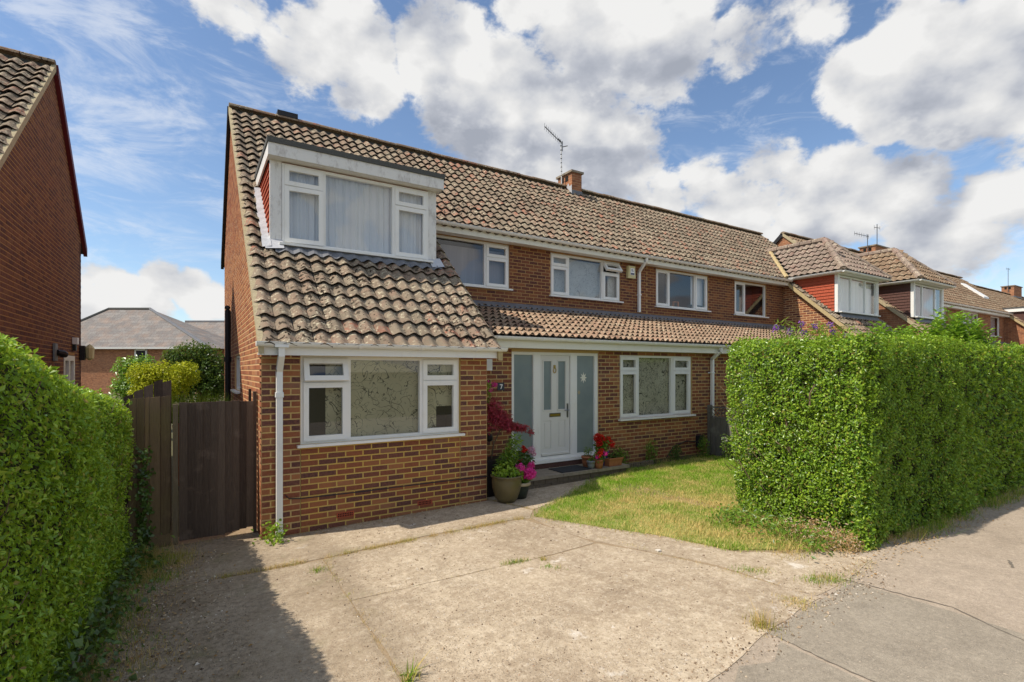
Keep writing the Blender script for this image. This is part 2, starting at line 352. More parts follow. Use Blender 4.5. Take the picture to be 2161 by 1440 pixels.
def m_grass(green, dry, drymask=(.42, .62), sc=.9, near=None):
    def f(N):
        p = N.pos(); r = N.rnd(); k = N.math('ADD', N.noise(p, sc, 4, .65), N.math('MULTIPLY', N.math('SUBTRACT', r, .5), .3))
        if near: k = N.math('ADD', k, N.mapr(N.vmath('DISTANCE', p, near), .5, 2.4, .14, -.07))
        k = N.mapr(k, *drymask)
        c = N.mix(k, N.mix(r, green, tuple(x*1.7 for x in green)), N.mix(r, dry, tuple(min(1, x*1.3) for x in dry)))
        d = N.n('ShaderNodeBsdfDiffuse'); N.put(d.inputs[0], c); t = N.n('ShaderNodeBsdfTranslucent'); N.put(t.inputs[0], c)
        a = N.n('ShaderNodeMixShader'); a.inputs[0].default_value = .3; N.t.links.new(d.outputs[0], a.inputs[1]); N.t.links.new(t.outputs[0], a.inputs[2])
        return a.outputs[0]
    return f
mat('grass_lawn', m_grass((.16, .29, .022), (.58, .46, .19), (.42, .60), 1.5, (5.9, 4.0, .1))); mat('grass_weed', m_grass((.13, .24, .02), (.46, .36, .13), (.47, .62), 3)); mat('grass_dry', m_grass((.28, .30, .05), (.52, .38, .17), (.3, .55), 3))

def dirt_col(N, p):
    a = N.noise(p, 1.6, 5, .65); c = N.ramp(a, [(.3, (.22, .17, .115)), (.5, (.30, .24, .17)), (.72, (.39, .32, .24))])
    sp = N.noise(p, 20, 5, .8); c = N.mix(N.mapr(sp, .48, .64, 0, .7), c, (.12, .09, .06)); c = N.mix(N.mapr(sp, .30, .44, .6, 0), c, (.54, .46, .36))
    g = N.mapr(N.noise(p, 2.2, 4, .6), .56, .68, 0, .5); return N.mix(g, c, (.14, .14, .05))
def m_concrete(N):
    p = N.pos(); a = N.noise(p, .7, 5, .6); b = N.noise(p, 4, 5, .65); c = N.ramp(a, [(.28, (.30, .235, .16)), (.45, (.42, .34, .245)), (.6, (.49, .405, .295)), (.74, (.55, .465, .35))])
    lo = N.noise(p, 1.7, 5, .7); c = N.mix(N.mapr(lo, .50, .68, 0, .55), c, (.27, .215, .155)); c = N.mix(N.mapr(b, .5, .72, 0, .45), c, (.63, .54, .41)); c = N.mix(N.mapr(b, .25, .45, .5, 0), c, (.30, .225, .155))
    expo = N.mapr(N.noise(p, .8, 3, .6), .36, .54, .25, 1)
    h = None
    for sc, k, lo, hi in ((44, .75, .20, .40), (95, .6, .15, .45)):
        nd = N.n('ShaderNodeTexVoronoi'); N.put(nd.inputs['Vector'], p); nd.inputs['Scale'].default_value = sc; sv = N.n('ShaderNodeSeparateColor'); N.put(sv.inputs[0], nd.outputs['Color'])
        chip = N.math('MULTIPLY', N.math('MULTIPLY', N.mapr(nd.outputs['Distance'], lo, hi, 1, 0), expo), N.math('GREATER_THAN', sv.outputs[1], .45))
        cc = N.ramp(sv.outputs[0], [(0, (.13, .095, .07)), (.3, (.27, .19, .12)), (.55, (.42, .34, .25)), (.78, (.60, .50, .37)), (.93, (.72, .67, .60)), (1, (.50, .26, .13))])
        c = N.mix(N.math('MULTIPLY', chip, k), c, cc); h = chip if h is None else N.math('ADD', h, chip)
    st2 = N.noise(p, 60, 3, .75); c = N.mix(N.mapr(st2, .52, .72, 0, .5), c, (.17, .13, .095)); sp = N.noise(p, 24, 4, .8); c = N.mix(N.mapr(sp, .52, .68, 0, .5), c, (.24, .185, .13)); c = N.mix(N.mapr(sp, .32, .46, .45, 0), c, (.66, .57, .45))
    gr = N.noise(p, 13, 6, .85); c = N.mix(N.mapr(gr, .50, .62, 0, .5), c, (.27, .205, .145)); c = N.mix(N.mapr(gr, .36, .47, .45, 0), c, (.70, .61, .48)); wh = N.math('MULTIPLY', N.mapr(N.noise(p, 2.3, 5, .7), .63, .70), .75); c = N.mix(wh, c, (.68, .63, .56))
    xs_ = N.n('ShaderNodeSeparateXYZ'); N.put(xs_.inputs[0], p); wob_ = N.math('MULTIPLY', N.math('SUBTRACT', N.noise(p, 1.3, 5, .65), .5), 2.2)
    far = N.mapr(N.math('ADD', xs_.outputs[0], wob_), .2, 1.3, .97, 0)                                   # earth washed off the hedge side
    strip_ = N.mapr(N.math('ADD', N.math('ABSOLUTE', N.math('SUBTRACT', xs_.outputs[0], 1.2)), N.math('MULTIPLY', wob_, .35)), .02, .30, .6, 0)   # dirt along the old joints
    str2 = N.mapr(N.math('ADD', N.math('ABSOLUTE', N.math('SUBTRACT', xs_.outputs[1], 5.72)), N.math('MULTIPLY', wob_, .3)), .0, .22, .6, 0)
    c = N.mix(N.math('MAXIMUM', far, N.math('MAXIMUM', strip_, str2)), c, dirt_col(N, p))
    return prin(N, c, .93, N.bump(N.math('ADD', h, N.math('MULTIPLY', st2, .8)), .6, .008), spec=.15)
mat('concrete', m_concrete)
def m_asphalt(base, light, pink):
    def f(N):
        p = N.pos(); a = N.noise(p, .9, 4, .6); c = N.mix(N.mapr(a, .3, .7), base, light); mo = N.noise(p, 5, 5, .7); c = N.mix(N.mapr(mo, .5, .7, 0, .4), c, tuple(x*.6 for x in base)); c = N.mix(N.mapr(mo, .3, .45, .35, 0), c, tuple(x*1.25 for x in light)); sp = N.noise(p, 26, 4, .8); c = N.mix(N.mapr(sp, .5, .66, 0, .45), c, tuple(x*.5 for x in base)); c = N.mix(N.mapr(sp, .32, .45, .4, 0), c, tuple(min(1, x*1.5) for x in light))
        st = N.voro(p, 85, 'F1', 'Color'); sv = N.n('ShaderNodeSeparateColor'); N.put(sv.inputs[0], st)
        c = N.mix(N.math('MULTIPLY', N.mapr(N.voro(p, 85), .15, .4, 1, 0), .6), c, N.ramp(sv.outputs[0], [(0, (.10, .09, .085)), (.5, tuple(x*1.05 for x in light)), (.85, pink), (1, (.5, .46, .4))]))
        c = N.mix(N.mapr(N.noise(p, 140, 2), .5, .75, 0, .5), c, (.10, .09, .08))
        w = N.mapr(N.noise(p, 26, 3, .6), .66, .70, 0, .7); c = N.mix(w, c, (.5, .42, .33))
        return prin(N, c, .93, N.bump(N.noise(p, 120, 3), .5, .005), spec=.15)
    return f
mat('asphalt_old', m_asphalt((.35, .29, .225), (.43, .36, .285), (.47, .33, .25))); mat('asphalt_patch', m_asphalt((.275, .24, .19), (.335, .295, .235), (.37, .31, .24)))
mat('crack', m_plain((.18, .155, .125), .95, .3, 60)); mat('path_dirt', m_plain((.13, .10, .07), .95, .35, 12, .8, .1, dark=(.19, .15, .10)))
mat('ground', m_plain((.14, .125, .075), .95, .4, 6, .6, .1, dark=(.07, .085, .03)))
mat('joint_soil', m_plain((.34, .26, .17), .95, .3, 20, .8, .1))
mat('turf', m_plain((.30, .30, .10), .95, .4, 7, .8, .1, dark=(.14, .22, .03)))
mat('slate_grey', m_farbrick((.27, .262, .25), (.20, .195, .19), (.10, .095, .09), .45, .28))
mat('grit', lambda N: prin(N, N.ramp(N.rnd(), [(0, (.10, .075, .055)), (.4, (.28, .20, .13)), (.75, (.46, .37, .27)), (1, (.66, .60, .52))]), .9))
mat('litter', lambda N: prin(N, (.62, .58, .52), .7)); mat('dry_leaf', m_leaf([(0, (.30, .16, .06)), (.6, (.45, .30, .15)), (1, (.6, .5, .38))], .2, .03))

# ------------------------------------------------------------------ geometry helpers
class MB:
    def __init__(s): s.v = []; s.f = []
    def add(s, vs, fs):
        o = len(s.v); s.v += [tuple(v) for v in vs]; s.f += [tuple(i+o for i in f) for f in fs]; return s
    def box(s, a, b):
        x0, x1 = sorted((a[0], b[0])); y0, y1 = sorted((a[1], b[1])); z0, z1 = sorted((a[2], b[2]))
        return s.add([(x0,y0,z0),(x1,y0,z0),(x1,y1,z0),(x0,y1,z0),(x0,y0,z1),(x1,y0,z1),(x1,y1,z1),(x0,y1,z1)],
                     [(0,3,2,1),(4,5,6,7),(0,1,5,4),(1,2,6,5),(2,3,7,6),(3,0,4,7)])
    def quad(s, *p): return s.add(p, [tuple(range(len(p)))])
    def prism(s, poly, d):                   # extrude a polygon along d
        n = len(poly); d = Vector(d); q = [Vector(p) for p in poly]
        return s.add(q+[p+d for p in q], [tuple(range(n))[::-1], tuple(range(n, 2*n))]+[(i, (i+1) % n, n+(i+1) % n, n+i) for i in range(n)])
    def tube(s, pts, rad, n=6, cap=True):
        pts = [Vector(p) for p in pts]; rads = rad if isinstance(rad, (list, tuple)) else [rad]*len(pts); o = len(s.v); up = Vector((.13, .37, .92))
        for i, p in enumerate(pts):
            t = (pts[min(i+1, len(pts)-1)]-pts[max(i-1, 0)]).normalized()
            a = t.cross(up); a = a.normalized() if a.length > 1e-4 else Vector((1, 0, 0)); b = t.cross(a)
            for k in range(n):
                w = 2*math.pi*(k+.5)/n; s.v.append(tuple(p+(a*math.cos(w)+b*math.sin(w))*rads[i]))
        for i in range(len(pts)-1):
            for k in range(n): s.f.append((o+i*n+k, o+i*n+(k+1) % n, o+(i+1)*n+(k+1) % n, o+(i+1)*n+k))
        if cap: s.f.append(tuple(o+k for k in range(n))[::-1]); s.f.append(tuple(o+(len(pts)-1)*n+k for k in range(n)))
        return s
    def lathe(s, prof, c, n=24):
        o = len(s.v); c = Vector(c)
        for r, z in prof:
            for k in range(n): a = 2*math.pi*k/n; s.v.append((c.x+r*math.cos(a), c.y+r*math.sin(a), c.z+z))
        for i in range(len(prof)-1):
            for k in range(n): s.f.append((o+i*n+k, o+i*n+(k+1) % n, o+(i+1)*n+(k+1) % n, o+(i+1)*n+k))
        return s
    def build(s, name, material, parent=None, smooth=False, **kw):
        me = bpy.data.meshes.new(name); me.from_pydata(s.v, [], s.f); me.update()
        me.materials.append(MATS[material])
        if smooth: me.polygons.foreach_set('use_smooth', [True]*len(me.polygons))
        return link(name, me, parent, **kw)
WORLD0 = {}
def link(name, me, parent=None, loc=None, rot=None, kind=None, label=None):
    o = bpy.data.objects.new(name, me); COL.objects.link(o)
    l = Vector(loc) if loc else Vector((0, 0, 0))
    if parent is not None:
        o.parent = parent; l = l-WORLD0.get(parent.name, Vector((0, 0, 0)))
        WORLD0[o.name] = Vector(loc) if loc else Vector((0, 0, 0))
    else: WORLD0[o.name] = l.copy()
    o.location = l
    if rot is not None: o.rotation_euler = rot
    if kind: o['kind'] = kind
    if label: o['label'] = label
    return o
def tag(o, label, cat, group=None):
    o['label'] = label; o['category'] = cat
    if group: o['group'] = group
    return o
def thing(name, loc, label, cat, group=None):
    o = bpy.data.objects.new(name, None); COL.objects.link(o); o.location = loc; o.empty_display_size = .1
    WORLD0[o.name] = Vector(loc); return tag(o, label, cat, group)
def npmesh(name, V, F, material, parent=None, mats=None, midx=None, smooth=False, **kw):     # V (n,3), F (m,k) numpy
    me = bpy.data.meshes.new(name); m, k = F.shape
    me.vertices.add(len(V)); me.vertices.foreach_set('co', V.astype(np.float32).ravel())
    me.loops.add(m*k); me.loops.foreach_set('vertex_index', F.astype(np.int32).ravel())
    me.polygons.add(m); me.polygons.foreach_set('loop_start', np.arange(0, m*k, k, dtype=np.int32))
    me.polygons.foreach_set('loop_total', np.full(m, k, dtype=np.int32)); me.update(calc_edges=True); me.validate()
    me.polygons.foreach_set('use_smooth', np.full(m, smooth))
    for q in (mats or [material]): me.materials.append(MATS[q])
    if midx is not None: me.polygons.foreach_set('material_index', midx.astype(np.int32))
    return link(name, me, parent, **kw)

# ---- bricks
BRICK_CACHE = {}
def brick_mesh(L, H, axis, material):        # a chamfered brick face standing proud of the mortar; origin at its centre on the wall plane
    key = (round(L, 2), round(H, 3), axis, material)
    if key in BRICK_CACHE: return BRICK_CACHE[key]
    L = round(L, 2); H -= .005; a, c = L/2, .006
    ring = lambda x, z, d: [(-x, d, -z), (x, d, -z), (x, d, z), (-x, d, z)]
    c = .004; v = ring(a, H/2, .012)+ring(a, H/2, .001)+ring(a-c, H/2-c, -.0035)
    f = []
    for o in (0, 4):
        for i in range(4): f.append((o+i, o+(i+1) % 4, o+4+(i+1) % 4, o+4+i))
    f.append((8, 9, 10, 11))
    if axis == 'x-': v = [(y, -x, z) for x, y, z in v]      # faces -X
    if axis == 'x+': v = [(-y, x, z) for x, y, z in v]      # faces +X
    me = bpy.data.meshes.new('brick'); me.from_pydata(v, [], f); me.update(); me.materials.append(MATS[material])
    BRICK_CACHE[key] = me; return me
def layout(u0, u1, z0, z1, holes=(), lim=None, ph=0, straight=()):
    """stretcher bond: list of (centre u, centre z, length); holes are (u0,u1,z0,z1); lim(z) gives the u range at a height"""
    out = []; k = 0; z = z0
    while z+.065 <= z1+.002:
        iv = [(u0, u1)]
        if lim: a, b = lim(z+.065); iv = [(max(u0, a), min(u1, b))]
        for h in holes:
            if z+.065 > h[2]+.004 and z < h[3]-.004:
                nx = []
                for a, b in iv:
                    if h[0] > a: nx.append((a, min(b, h[0])))
                    if h[1] < b: nx.append((max(a, h[1]), b))
                iv = [(a, b) for a, b in nx if b-a > .03]
        off = (.1125 if k % 2 else 0)+ph
        for a, b in iv:
            j = math.floor((a-off)/.225)
            while j*.225+off < b:
                p, q = max(a, j*.225+off+.0075), min(b, j*.225+off+.2175)
                if q-p > .035: out.append(((p+q)/2, z+.0325, q-p))
                j += 1
        z += .075; k += 1
    return out
def place_bricks(items, top=300):
    """items: (world pos, length, axis, material, wall object, seen); the largest in the photo become single objects, the rest one part per wall"""
    sc = []
    for it in items:
        p = it[0]; q = proj(*p)
        if not it[5] or not (-40 < q[0] < 2200 and -40 < q[1] < 1480): sc.append(0); continue
        e = Vector((it[1], 0, 0)) if it[2] == 'y' else Vector((0, it[1], 0))
        q2 = proj(p[0]+e.x, p[1]+e.y, p[2]); sc.append(abs(q2[0]-q[0])*1072*.065/q[2])
    order = sorted(range(len(items)), key=lambda i: -sc[i]); single = set(i for i in order[:top] if sc[i] > 30)
    rest = {}
    for i, (p, L, ax, m, wall, seen) in enumerate(items):
        if i in single: link('brick', brick_mesh(L, .065, ax, m), wall, loc=p)
        else: rest.setdefault((wall, m), []).append((p, L, ax))
    for (wall, m), lst in rest.items():
        b = MB()
        for p, L, ax in lst:
            me = brick_mesh(L, .065, ax, m); vs = [(v.co.x+p[0], v.co.y+p[1], v.co.z+p[2]) for v in me.vertices]
            b.add(vs[4:], [tuple(i-4 for i in f.vertices) for f in me.polygons if min(f.vertices) >= 4])
        b.build('brickwork', m, wall, kind='stuff')

# ---- roof tiles
def tile_mesh(w, L, amp, humps, material, n=8, lift=.043, lip=.02, sharp=0):
    v = []; N_ = n*humps
    for i in range(N_+1):
        s = i/N_; ph = s*humps*2*math.pi
        z = amp*.5*(1-math.cos(ph-.55*sharp*math.sin(ph)))+.006*s
        v += [(s*w, L, z), (s*w, 0, z+lift), (s*w, -.0005, z+lift-.0005), (s*w, .006, z+lift-lip)]
    f = []
    for i in range(N_):
        a, b = 4*i, 4*i+4; f += [(a+1, b+1, b, a), (a+3, b+3, b+2, a+2)]
    me = bpy.data.meshes.new('tile'); me.from_pydata(v, [], f); me.update(); me.materials.append(MATS[material]); me.materials.append(MATS['tile_edge'])
    for i, p in enumerate(me.polygons): p.use_smooth = True; p.material_index = i % 2
    return me
def slope_frame(ex, ey):                     # rotation whose x runs along the eave and y up the slope
    ex = Vector(ex).normalized(); ey = Vector(ey).normalized(); return Matrix((ex, ey, ex.cross(ey))).transposed()
def place_tiles(groups, top=300, minpx=40):
    """groups: (mesh, rotation matrix, roof object, [positions])"""
    allp = []
    for gi_, (me, rot, roof, pts) in enumerate(groups):
        w = max(v.co.x for v in me.vertices)
        for p in pts:
            q = proj(*p); q2 = proj(*(Vector(p)+rot @ Vector((w, 0, 0)))); q3 = proj(*(Vector(p)+rot @ Vector((0, .27, 0))))
            area = abs((q2[0]-q[0])*(q3[1]-q[1])-(q2[1]-q[1])*(q3[0]-q[0])) if q[2] > .5 and -60 < q[0] < 2200 and -60 < q[1] < 1500 else 0
            allp.append((area, gi_, p))
    allp.sort(key=lambda a: -a[0]); rest = {}
    for i, (a, gi_, p) in enumerate(allp):
        me, rot, roof, _ = groups[gi_]
        jit = Matrix.Rotation(random.gauss(0, .018), 3, 'Z') @ Matrix.Rotation(random.gauss(0, .014), 3, 'X') @ Matrix.Rotation(random.gauss(0, .014), 3, 'Y')
        if i < top and a > minpx: link('tile', me, roof, loc=p, rot=(rot @ jit).to_euler())
        else: rest.setdefault(gi_, []).append((p, rot @ jit))
    for gi_, lst in rest.items():
        me, rot, roof, _ = groups[gi_]; v0 = np.array([v.co[:] for v in me.vertices]); f0 = np.array([p.vertices[:] for p in me.polygons])
        Vs = []; Fs = []
        for k, (p, r) in enumerate(lst): Vs.append(v0 @ np.array(r).T+np.array(p)); Fs.append(f0+k*len(v0))
        npmesh('tile_field', np.concatenate(Vs), np.concatenate(Fs), None, roof, mats=[q.name for q in me.materials], midx=np.tile([p.material_index for p in me.polygons], len(lst)), smooth=True, kind='stuff')

# ---- windows: frame with mullions, panes, sashes, sill, curtain
def window(house, axis, P, u0, u1, z0, z1, lights, inner=None, sill=True, fr=.045, glass='glass', name='window', mat_='upvc', label=None, depth=.07, roomd=.5, blind_gap=.10):
    """a window in a wall whose outer plane is P; axis 'y' faces -Y, 'x-' faces -X, 'x+' faces +X.
       lights: list of (ua, ub, za, zb, kind) with kind fixed / sash / vent (open at the foot)"""
    def T(u, d, z):                          # d is the distance in from the wall face
        return (u, P+d, z) if axis == 'y' else ((P+d, u, z) if axis == 'x-' else (P-d, u, z))
    b = MB(); F = .03
    for a, c in (((u0, z0), (u1, z0+fr)), ((u0, z1-fr), (u1, z1)), ((u0, z0+fr), (u0+fr, z1-fr)), ((u1-fr, z0+fr), (u1, z1-fr))):
        b.box(T(a[0], F, a[1]), T(c[0], F+depth, c[1]))
    us = sorted({round(l[0], 4) for l in lights}|{round(l[1], 4) for l in lights})
    for u in us[1:-1]: b.box(T(u-.028, F+.001, z0+fr), T(u+.028, F+depth-.001, z1-fr))
    for l in lights:
        if l[2] > z0+.08: b.box(T(max(l[0], u0+fr)+.001, F+.002, l[2]-.02), T(min(l[1], u1-fr)-.001, F+depth-.002, l[2]+.02))
    w = b.build(name, mat_, house, label=label)
    for ua, ub, za, zb, kind in lights:
        a, c, e, g = max(ua+(.028 if ua > u0+.01 else fr), u0), min(ub-(.028 if ub < u1-.01 else fr), u1), za+(.02 if za > z0+.08 else fr), zb-(.02 if zb < z1-.08 else fr)
        if kind == 'fixed':
            MB().quad(T(a, F+.03, e), T(c, F+.03, e), T(c, F+.03, g), T(a, F+.03, g)).build('pane', glass, w)
            continue
        s = .052; m = MB(); sh = .0
        for p, q in (((a-.012, e-.012), (c+.012, e+s)), ((a-.012, g-s), (c+.012, g+.012)), ((a-.012, e+s), (a+s, g-s)), ((c-s, e+s), (c+.012, g-s))):
            m.box((p[0], -.018, p[1]), (q[0], .04, q[1]))
        ang = {'vent': .28, 'vent2': .6, 'sash': 0, 'ajar': .06}[kind]
        pv = [m, MB().quad((a+s, .015, e+s), (c-s, .015, e+s), (c-s, .015, g-s), (a+s, .015, g-s))]
        zt = g+.012
        for mm in pv:
            nv = []
            for x, y, z in mm.v:
                dz = z-zt; y2 = y*math.cos(ang)+dz*math.sin(ang); z2 = zt+dz*math.cos(ang)-y*math.sin(ang)
                if kind == 'ajar': y2, z2 = y-(x-a)*.05, z
                nv.append(T(x, F+y2, z2))
            mm.v = nv
        sa = pv[0].build('sash', mat_, w) if True else None
        pv[1].build('pane', glass, w)
    if sill:
        MB().box(T(u0-.05, -.075, z0-.032), T(u1+.05, F+.06, z0-.001)).build('sill', mat_, w)
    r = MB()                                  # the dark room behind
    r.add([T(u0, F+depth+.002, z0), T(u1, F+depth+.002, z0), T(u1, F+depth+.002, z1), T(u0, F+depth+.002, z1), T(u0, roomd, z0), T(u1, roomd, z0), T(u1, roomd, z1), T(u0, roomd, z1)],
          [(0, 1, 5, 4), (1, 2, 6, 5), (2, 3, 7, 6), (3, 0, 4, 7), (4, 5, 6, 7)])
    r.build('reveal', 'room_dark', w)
    for (ua, ub, za, zb, m_) in (inner or []):
        q = MB(); n = max(2, int((ub-ua)/.03)); pts = []
        wav = .012 if 'curtain' in m_ else 0
        for i in range(n+1):
            u = ua+(ub-ua)*i/n; d = F+depth+blind_gap+wav*math.sin(u*75)+wav*.6*math.sin(u*31)
            pts.append((T(u, d, za), T(u, d, zb)))
        for i in range(n): q.quad(pts[i][0], pts[i+1][0], pts[i+1][1], pts[i][1])
        q.build('curtain' if 'curtain' in m_ else 'blind', m_, w, smooth=True)
    return w

def gutter_run(house, x0, x1, y, z, r=.055, brackets=True, material='upvc', parentname='gutter', along='x', stops=(True, True)):
    n = 8; v = []; f = []
    prof = [(r*math.cos(math.pi+math.pi*k/n), r*math.sin(math.pi+math.pi*k/n)) for k in range(n+1)]
    prof = [(-r-.006, .004), (-r-.006, -.006)]+prof+[(r+.006, -.006), (r+.006, .004), (r-.006, .004)]+[((r-.006)*math.cos(math.pi*2-math.pi*k/n), (r-.006)*math.sin(math.pi*2-math.pi*k/n)) for k in range(1, n)]+[(-r+.006, .004)]
    for x in (x0, x1): v += [(x, y+a, z+b) if along == 'x' else (y+a, x, z+b) for a, b in prof]
    m = len(prof); f = [(i, (i+1) % m, m+(i+1) % m, m+i) for i in range(m)]
    b = MB().add(v, f)
    for x, on in ((x0, stops[0]), (x1, stops[1])):
        if on: b.add([(x, y+a, z+c) if along == 'x' else (y+a, x, z+c) for a, c in prof[:n+5]], [tuple(range(n+5))])
    g = b.build(parentname, material, house)
    if brackets and along == 'x':
        k = int(abs(x1-x0)/1.0)
        for i in range(k+1):
            x = x0+(x1-x0)*(i+.4)/(k+1); bb = MB()
            pr = [((r+.009)*math.cos(math.pi+math.pi*j/8), (r+.009)*math.sin(math.pi+math.pi*j/8)) for j in range(9)]
            pi_ = [((r+.001)*math.cos(math.pi+math.pi*j/8), (r+.001)*math.sin(math.pi+math.pi*j/8)) for j in range(9)]
            bb.prism([(x-.015, y+a, z+c) for a, c in pr]+[(x-.015, y+a, z+c) for a, c in pi_[::-1]], (.03, 0, 0)); bb.build('bracket', material, g)
    return g
def rectpipe(path, w, d):                    # square downpipe along points lying in one plane
    b = MB()
    ps = [Vector(p) for p in path]
    for i in range(len(ps)-1):
        a, c = ps[i], ps[i+1]; t = (c-a).normalized(); s1 = Vector((1, 0, 0)); s2 = t.cross(s1).normalized(); a2 = a-t*.012*(i > 0); c2 = c+t*.012*(i < len(ps)-2)
        vs = [p+s1*x+s2*y for p in (a2, c2) for x, y in ((-w/2, -d/2), (w/2, -d/2), (w/2, d/2), (-w/2, d/2))]
        b.add(vs, [(0, 1, 2, 3), (4, 7, 6, 5), (0, 4, 5, 1), (1, 5, 6, 2), (2, 6, 7, 3), (3, 7, 4, 0)])
    return b

# ------------------------------------------------------------------ the ground
def gz(x, y): return .018*min(max(x-.69, 0), 6)
def sheet(name, poly, dz, material, thick=.0, parent=None, kind=None, res=None):
    """a flat-ish piece of ground following the gentle slope"""
    b = MB(); top = [(x, y, gz(x, y)+dz) for x, y in poly]
    if thick: b.prism([(x, y, z-thick) for x, y, z in top], (0, 0, thick))
    else: b.quad(*top)
    return b.build(name, material, parent, kind=kind)
g = MB(); S = 400
xs = [-S, -60, -10, .69, 2, 4, 6.69, 12, 60, S]
for i in range(len(xs)-1): g.quad((xs[i], -S, gz(xs[i], 0)-.06), (xs[i+1], -S, gz(xs[i+1], 0)-.06), (xs[i+1], S, gz(xs[i+1], 0)-.06), (xs[i], S, gz(xs[i], 0)-.06))
ground = g.build('ground', 'ground', kind='structure')
def strip(name, pts_lo, pts_hi, dz, material, parent=None, kind='structure'):   # band split where the slope changes
    b = MB()
    for i in range(len(pts_lo)-1):
        a, c, d, e = pts_lo[i], pts_lo[i+1], pts_hi[i+1], pts_hi[i]
        b.quad(*[(x, y, gz(x, y)+dz) for x, y in (a, c, d, e)])
    return b.build(name, material, parent, kind=kind)
XS = [-40, -5, .69, 3.66, 5.2, 6.69, 12, 80]
pavement = strip('pavement', [(x, .3) for x in XS], [(x, 2.62) for x in XS], -.0042, 'asphalt_old')
road = strip('road', [(x, -7) for x in XS], [(x, .18) for x in XS], -.055, 'asphalt_patch')
kerb = MB().box((-40, .19, -.2), (80, .29, -.03)).build('kerb', 'stone', kind='structure')
for i in range(70):
    x = -20+.915*i; z_ = gz(x, 0); MB().prism([(x, .175, z_-.15), (x+.905, .175, z_-.15), (x+.905, .30, z_-.15), (x, .30, z_-.15)], (0, 0, .15-.006)).build('kerb_stone', 'stone', kerb)
# worn patch of newer asphalt with its sealed joints
sheet('asphalt_patch', [(3.66, 1.0), (5.2, .95), (5.19, 1.62), (5.14, 2.3), (4.4, 2.27), (3.66, 2.2)], -.0021, 'asphalt_patch', parent=pavement)
sheet('asphalt_patch', [(1.9, .6), (3.6, .6), (3.62, 2.1), (3.35, 1.98), (3.1, 2.08), (2.75, 1.9), (2.3, 2.0), (1.95, 1.85)], -.0021, 'asphalt_patch', parent=pavement)
def crackline(pts, w, parent):
    b = MB(); L = []; Rr = []
    P = []
    for i in range(len(pts)-1):
        for k in range(7):
            t = k/7; P.append((pts[i][0]*(1-t)+pts[i+1][0]*t+random.gauss(0, .005), pts[i][1]*(1-t)+pts[i+1][1]*t+random.gauss(0, .005)))
    P.append(pts[-1])
    for i, (x, y) in enumerate(P):
        x2, y2 = P[min(i+1, len(P)-1)]; x1, y1 = P[max(i-1, 0)]; dx, dy = x2-x1, y2-y1; l = math.hypot(dx, dy)+1e-6
        ww = w*random.uniform(.35, 1.2)*.5; L.append((x-dy/l*ww, y+dx/l*ww)); Rr.append((x+dy/l*ww, y-dx/l*ww))
    for i in range(len(P)-1): b.quad(*[(x, y, gz(x, y)+.0005) for x, y in (L[i], L[i+1], Rr[i+1], Rr[i])])
    b.build('crack', 'crack', parent)
crackline([(5.14, 2.35), (5.22, 1.95), (5.28, 1.61), (5.11, 1.24), (5.0, .8)], .014, pavement)
crackline([(3.67, 2.15), (3.65, 1.87), (3.66, 1.55), (3.62, 1.0)], .013, pavement)
crackline([(6.98, 1.68), (6.75, 1.60)], .03, pavement)
# concrete drive in slabs, joints filled with soil
strip('joint_soil', [(-.9, 2.63), (.69, 2.63), (3.7, 2.63), (5.9, 2.63), (6.3, 2.63)], [(-.9, 7.4), (.69, 7.4), (3.7, 7.4), (5.0, 7.4), (6.3, 7.2)], -.005, 'joint_soil')
drive = thing('driveway', (2, 4, 0), 'worn concrete driveway', 'driveway'); del drive['category']; del drive['label']; drive['kind'] = 'structure'
def slab(poly, dz=0, material='concrete'):
    n = []; m = len(poly)
    for i in range(m):
        (x0, y0), (x1, y1) = poly[i], poly[(i+1) % m]; k = max(1, int(math.hypot(x1-x0, y1-y0)/.22))
        for j in range(k): t = j/k; n.append((x0+(x1-x0)*t+random.gauss(0, .009), y0+(y1-y0)*t+random.gauss(0, .009)))
    sheet('concrete_slab', n, dz, material, thick=.03, parent=drive)
slab([(-.62, 1.9), (1.14, 1.95), (1.15, 3.9), (1.16, 5.66), (-.1, 5.70), (-.5, 5.72), (-.55, 4)])
slab([(1.165, 1.97), (2.2, 2.03), (3.0, 2.1), (3.7, 2.24), (4.55, 2.3), (4.42, 3.2), (4.2, 3.75), (3.88, 4.38), (3.3, 4.372), (1.165, 4.515)], .001)
slab([(1.17, 4.53), (3.3, 4.387), (3.87, 4.41), (3.795, 5.05), (3.71, 5.62), (2.6, 5.70), (1.17, 5.66)], -.001)
slab([(-.35, 5.74), (1.16, 5.70), (2.6, 5.74), (3.72, 5.66), (3.78, 5.62), (4.05, 5.9), (3.8, 6.70), (.68, 6.70), (.68, 7.05), (-.35, 7.05)])
slab([(3.82, 5.6), (3.81, 5.06), (3.91, 4.42), (4.24, 3.78), (4.46, 3.22), (4.58, 2.32), (5.1, 2.34), (5.9, 2.45), (5.9, 2.7), (5.3, 3.05), (4.93, 3.35), (4.72, 4.1), (4.3, 4.8), (3.95, 5.55)])
slab([(3.82, 6.70), (4.08, 5.92), (4.5, 6.05), (5.85, 6.72), (5.9, 6.88), (3.82, 6.88)], .001)
slab([(3.80, 7.44), (3.80, 6.91), (4.62, 6.91), (4.62, 7.44)], .001)
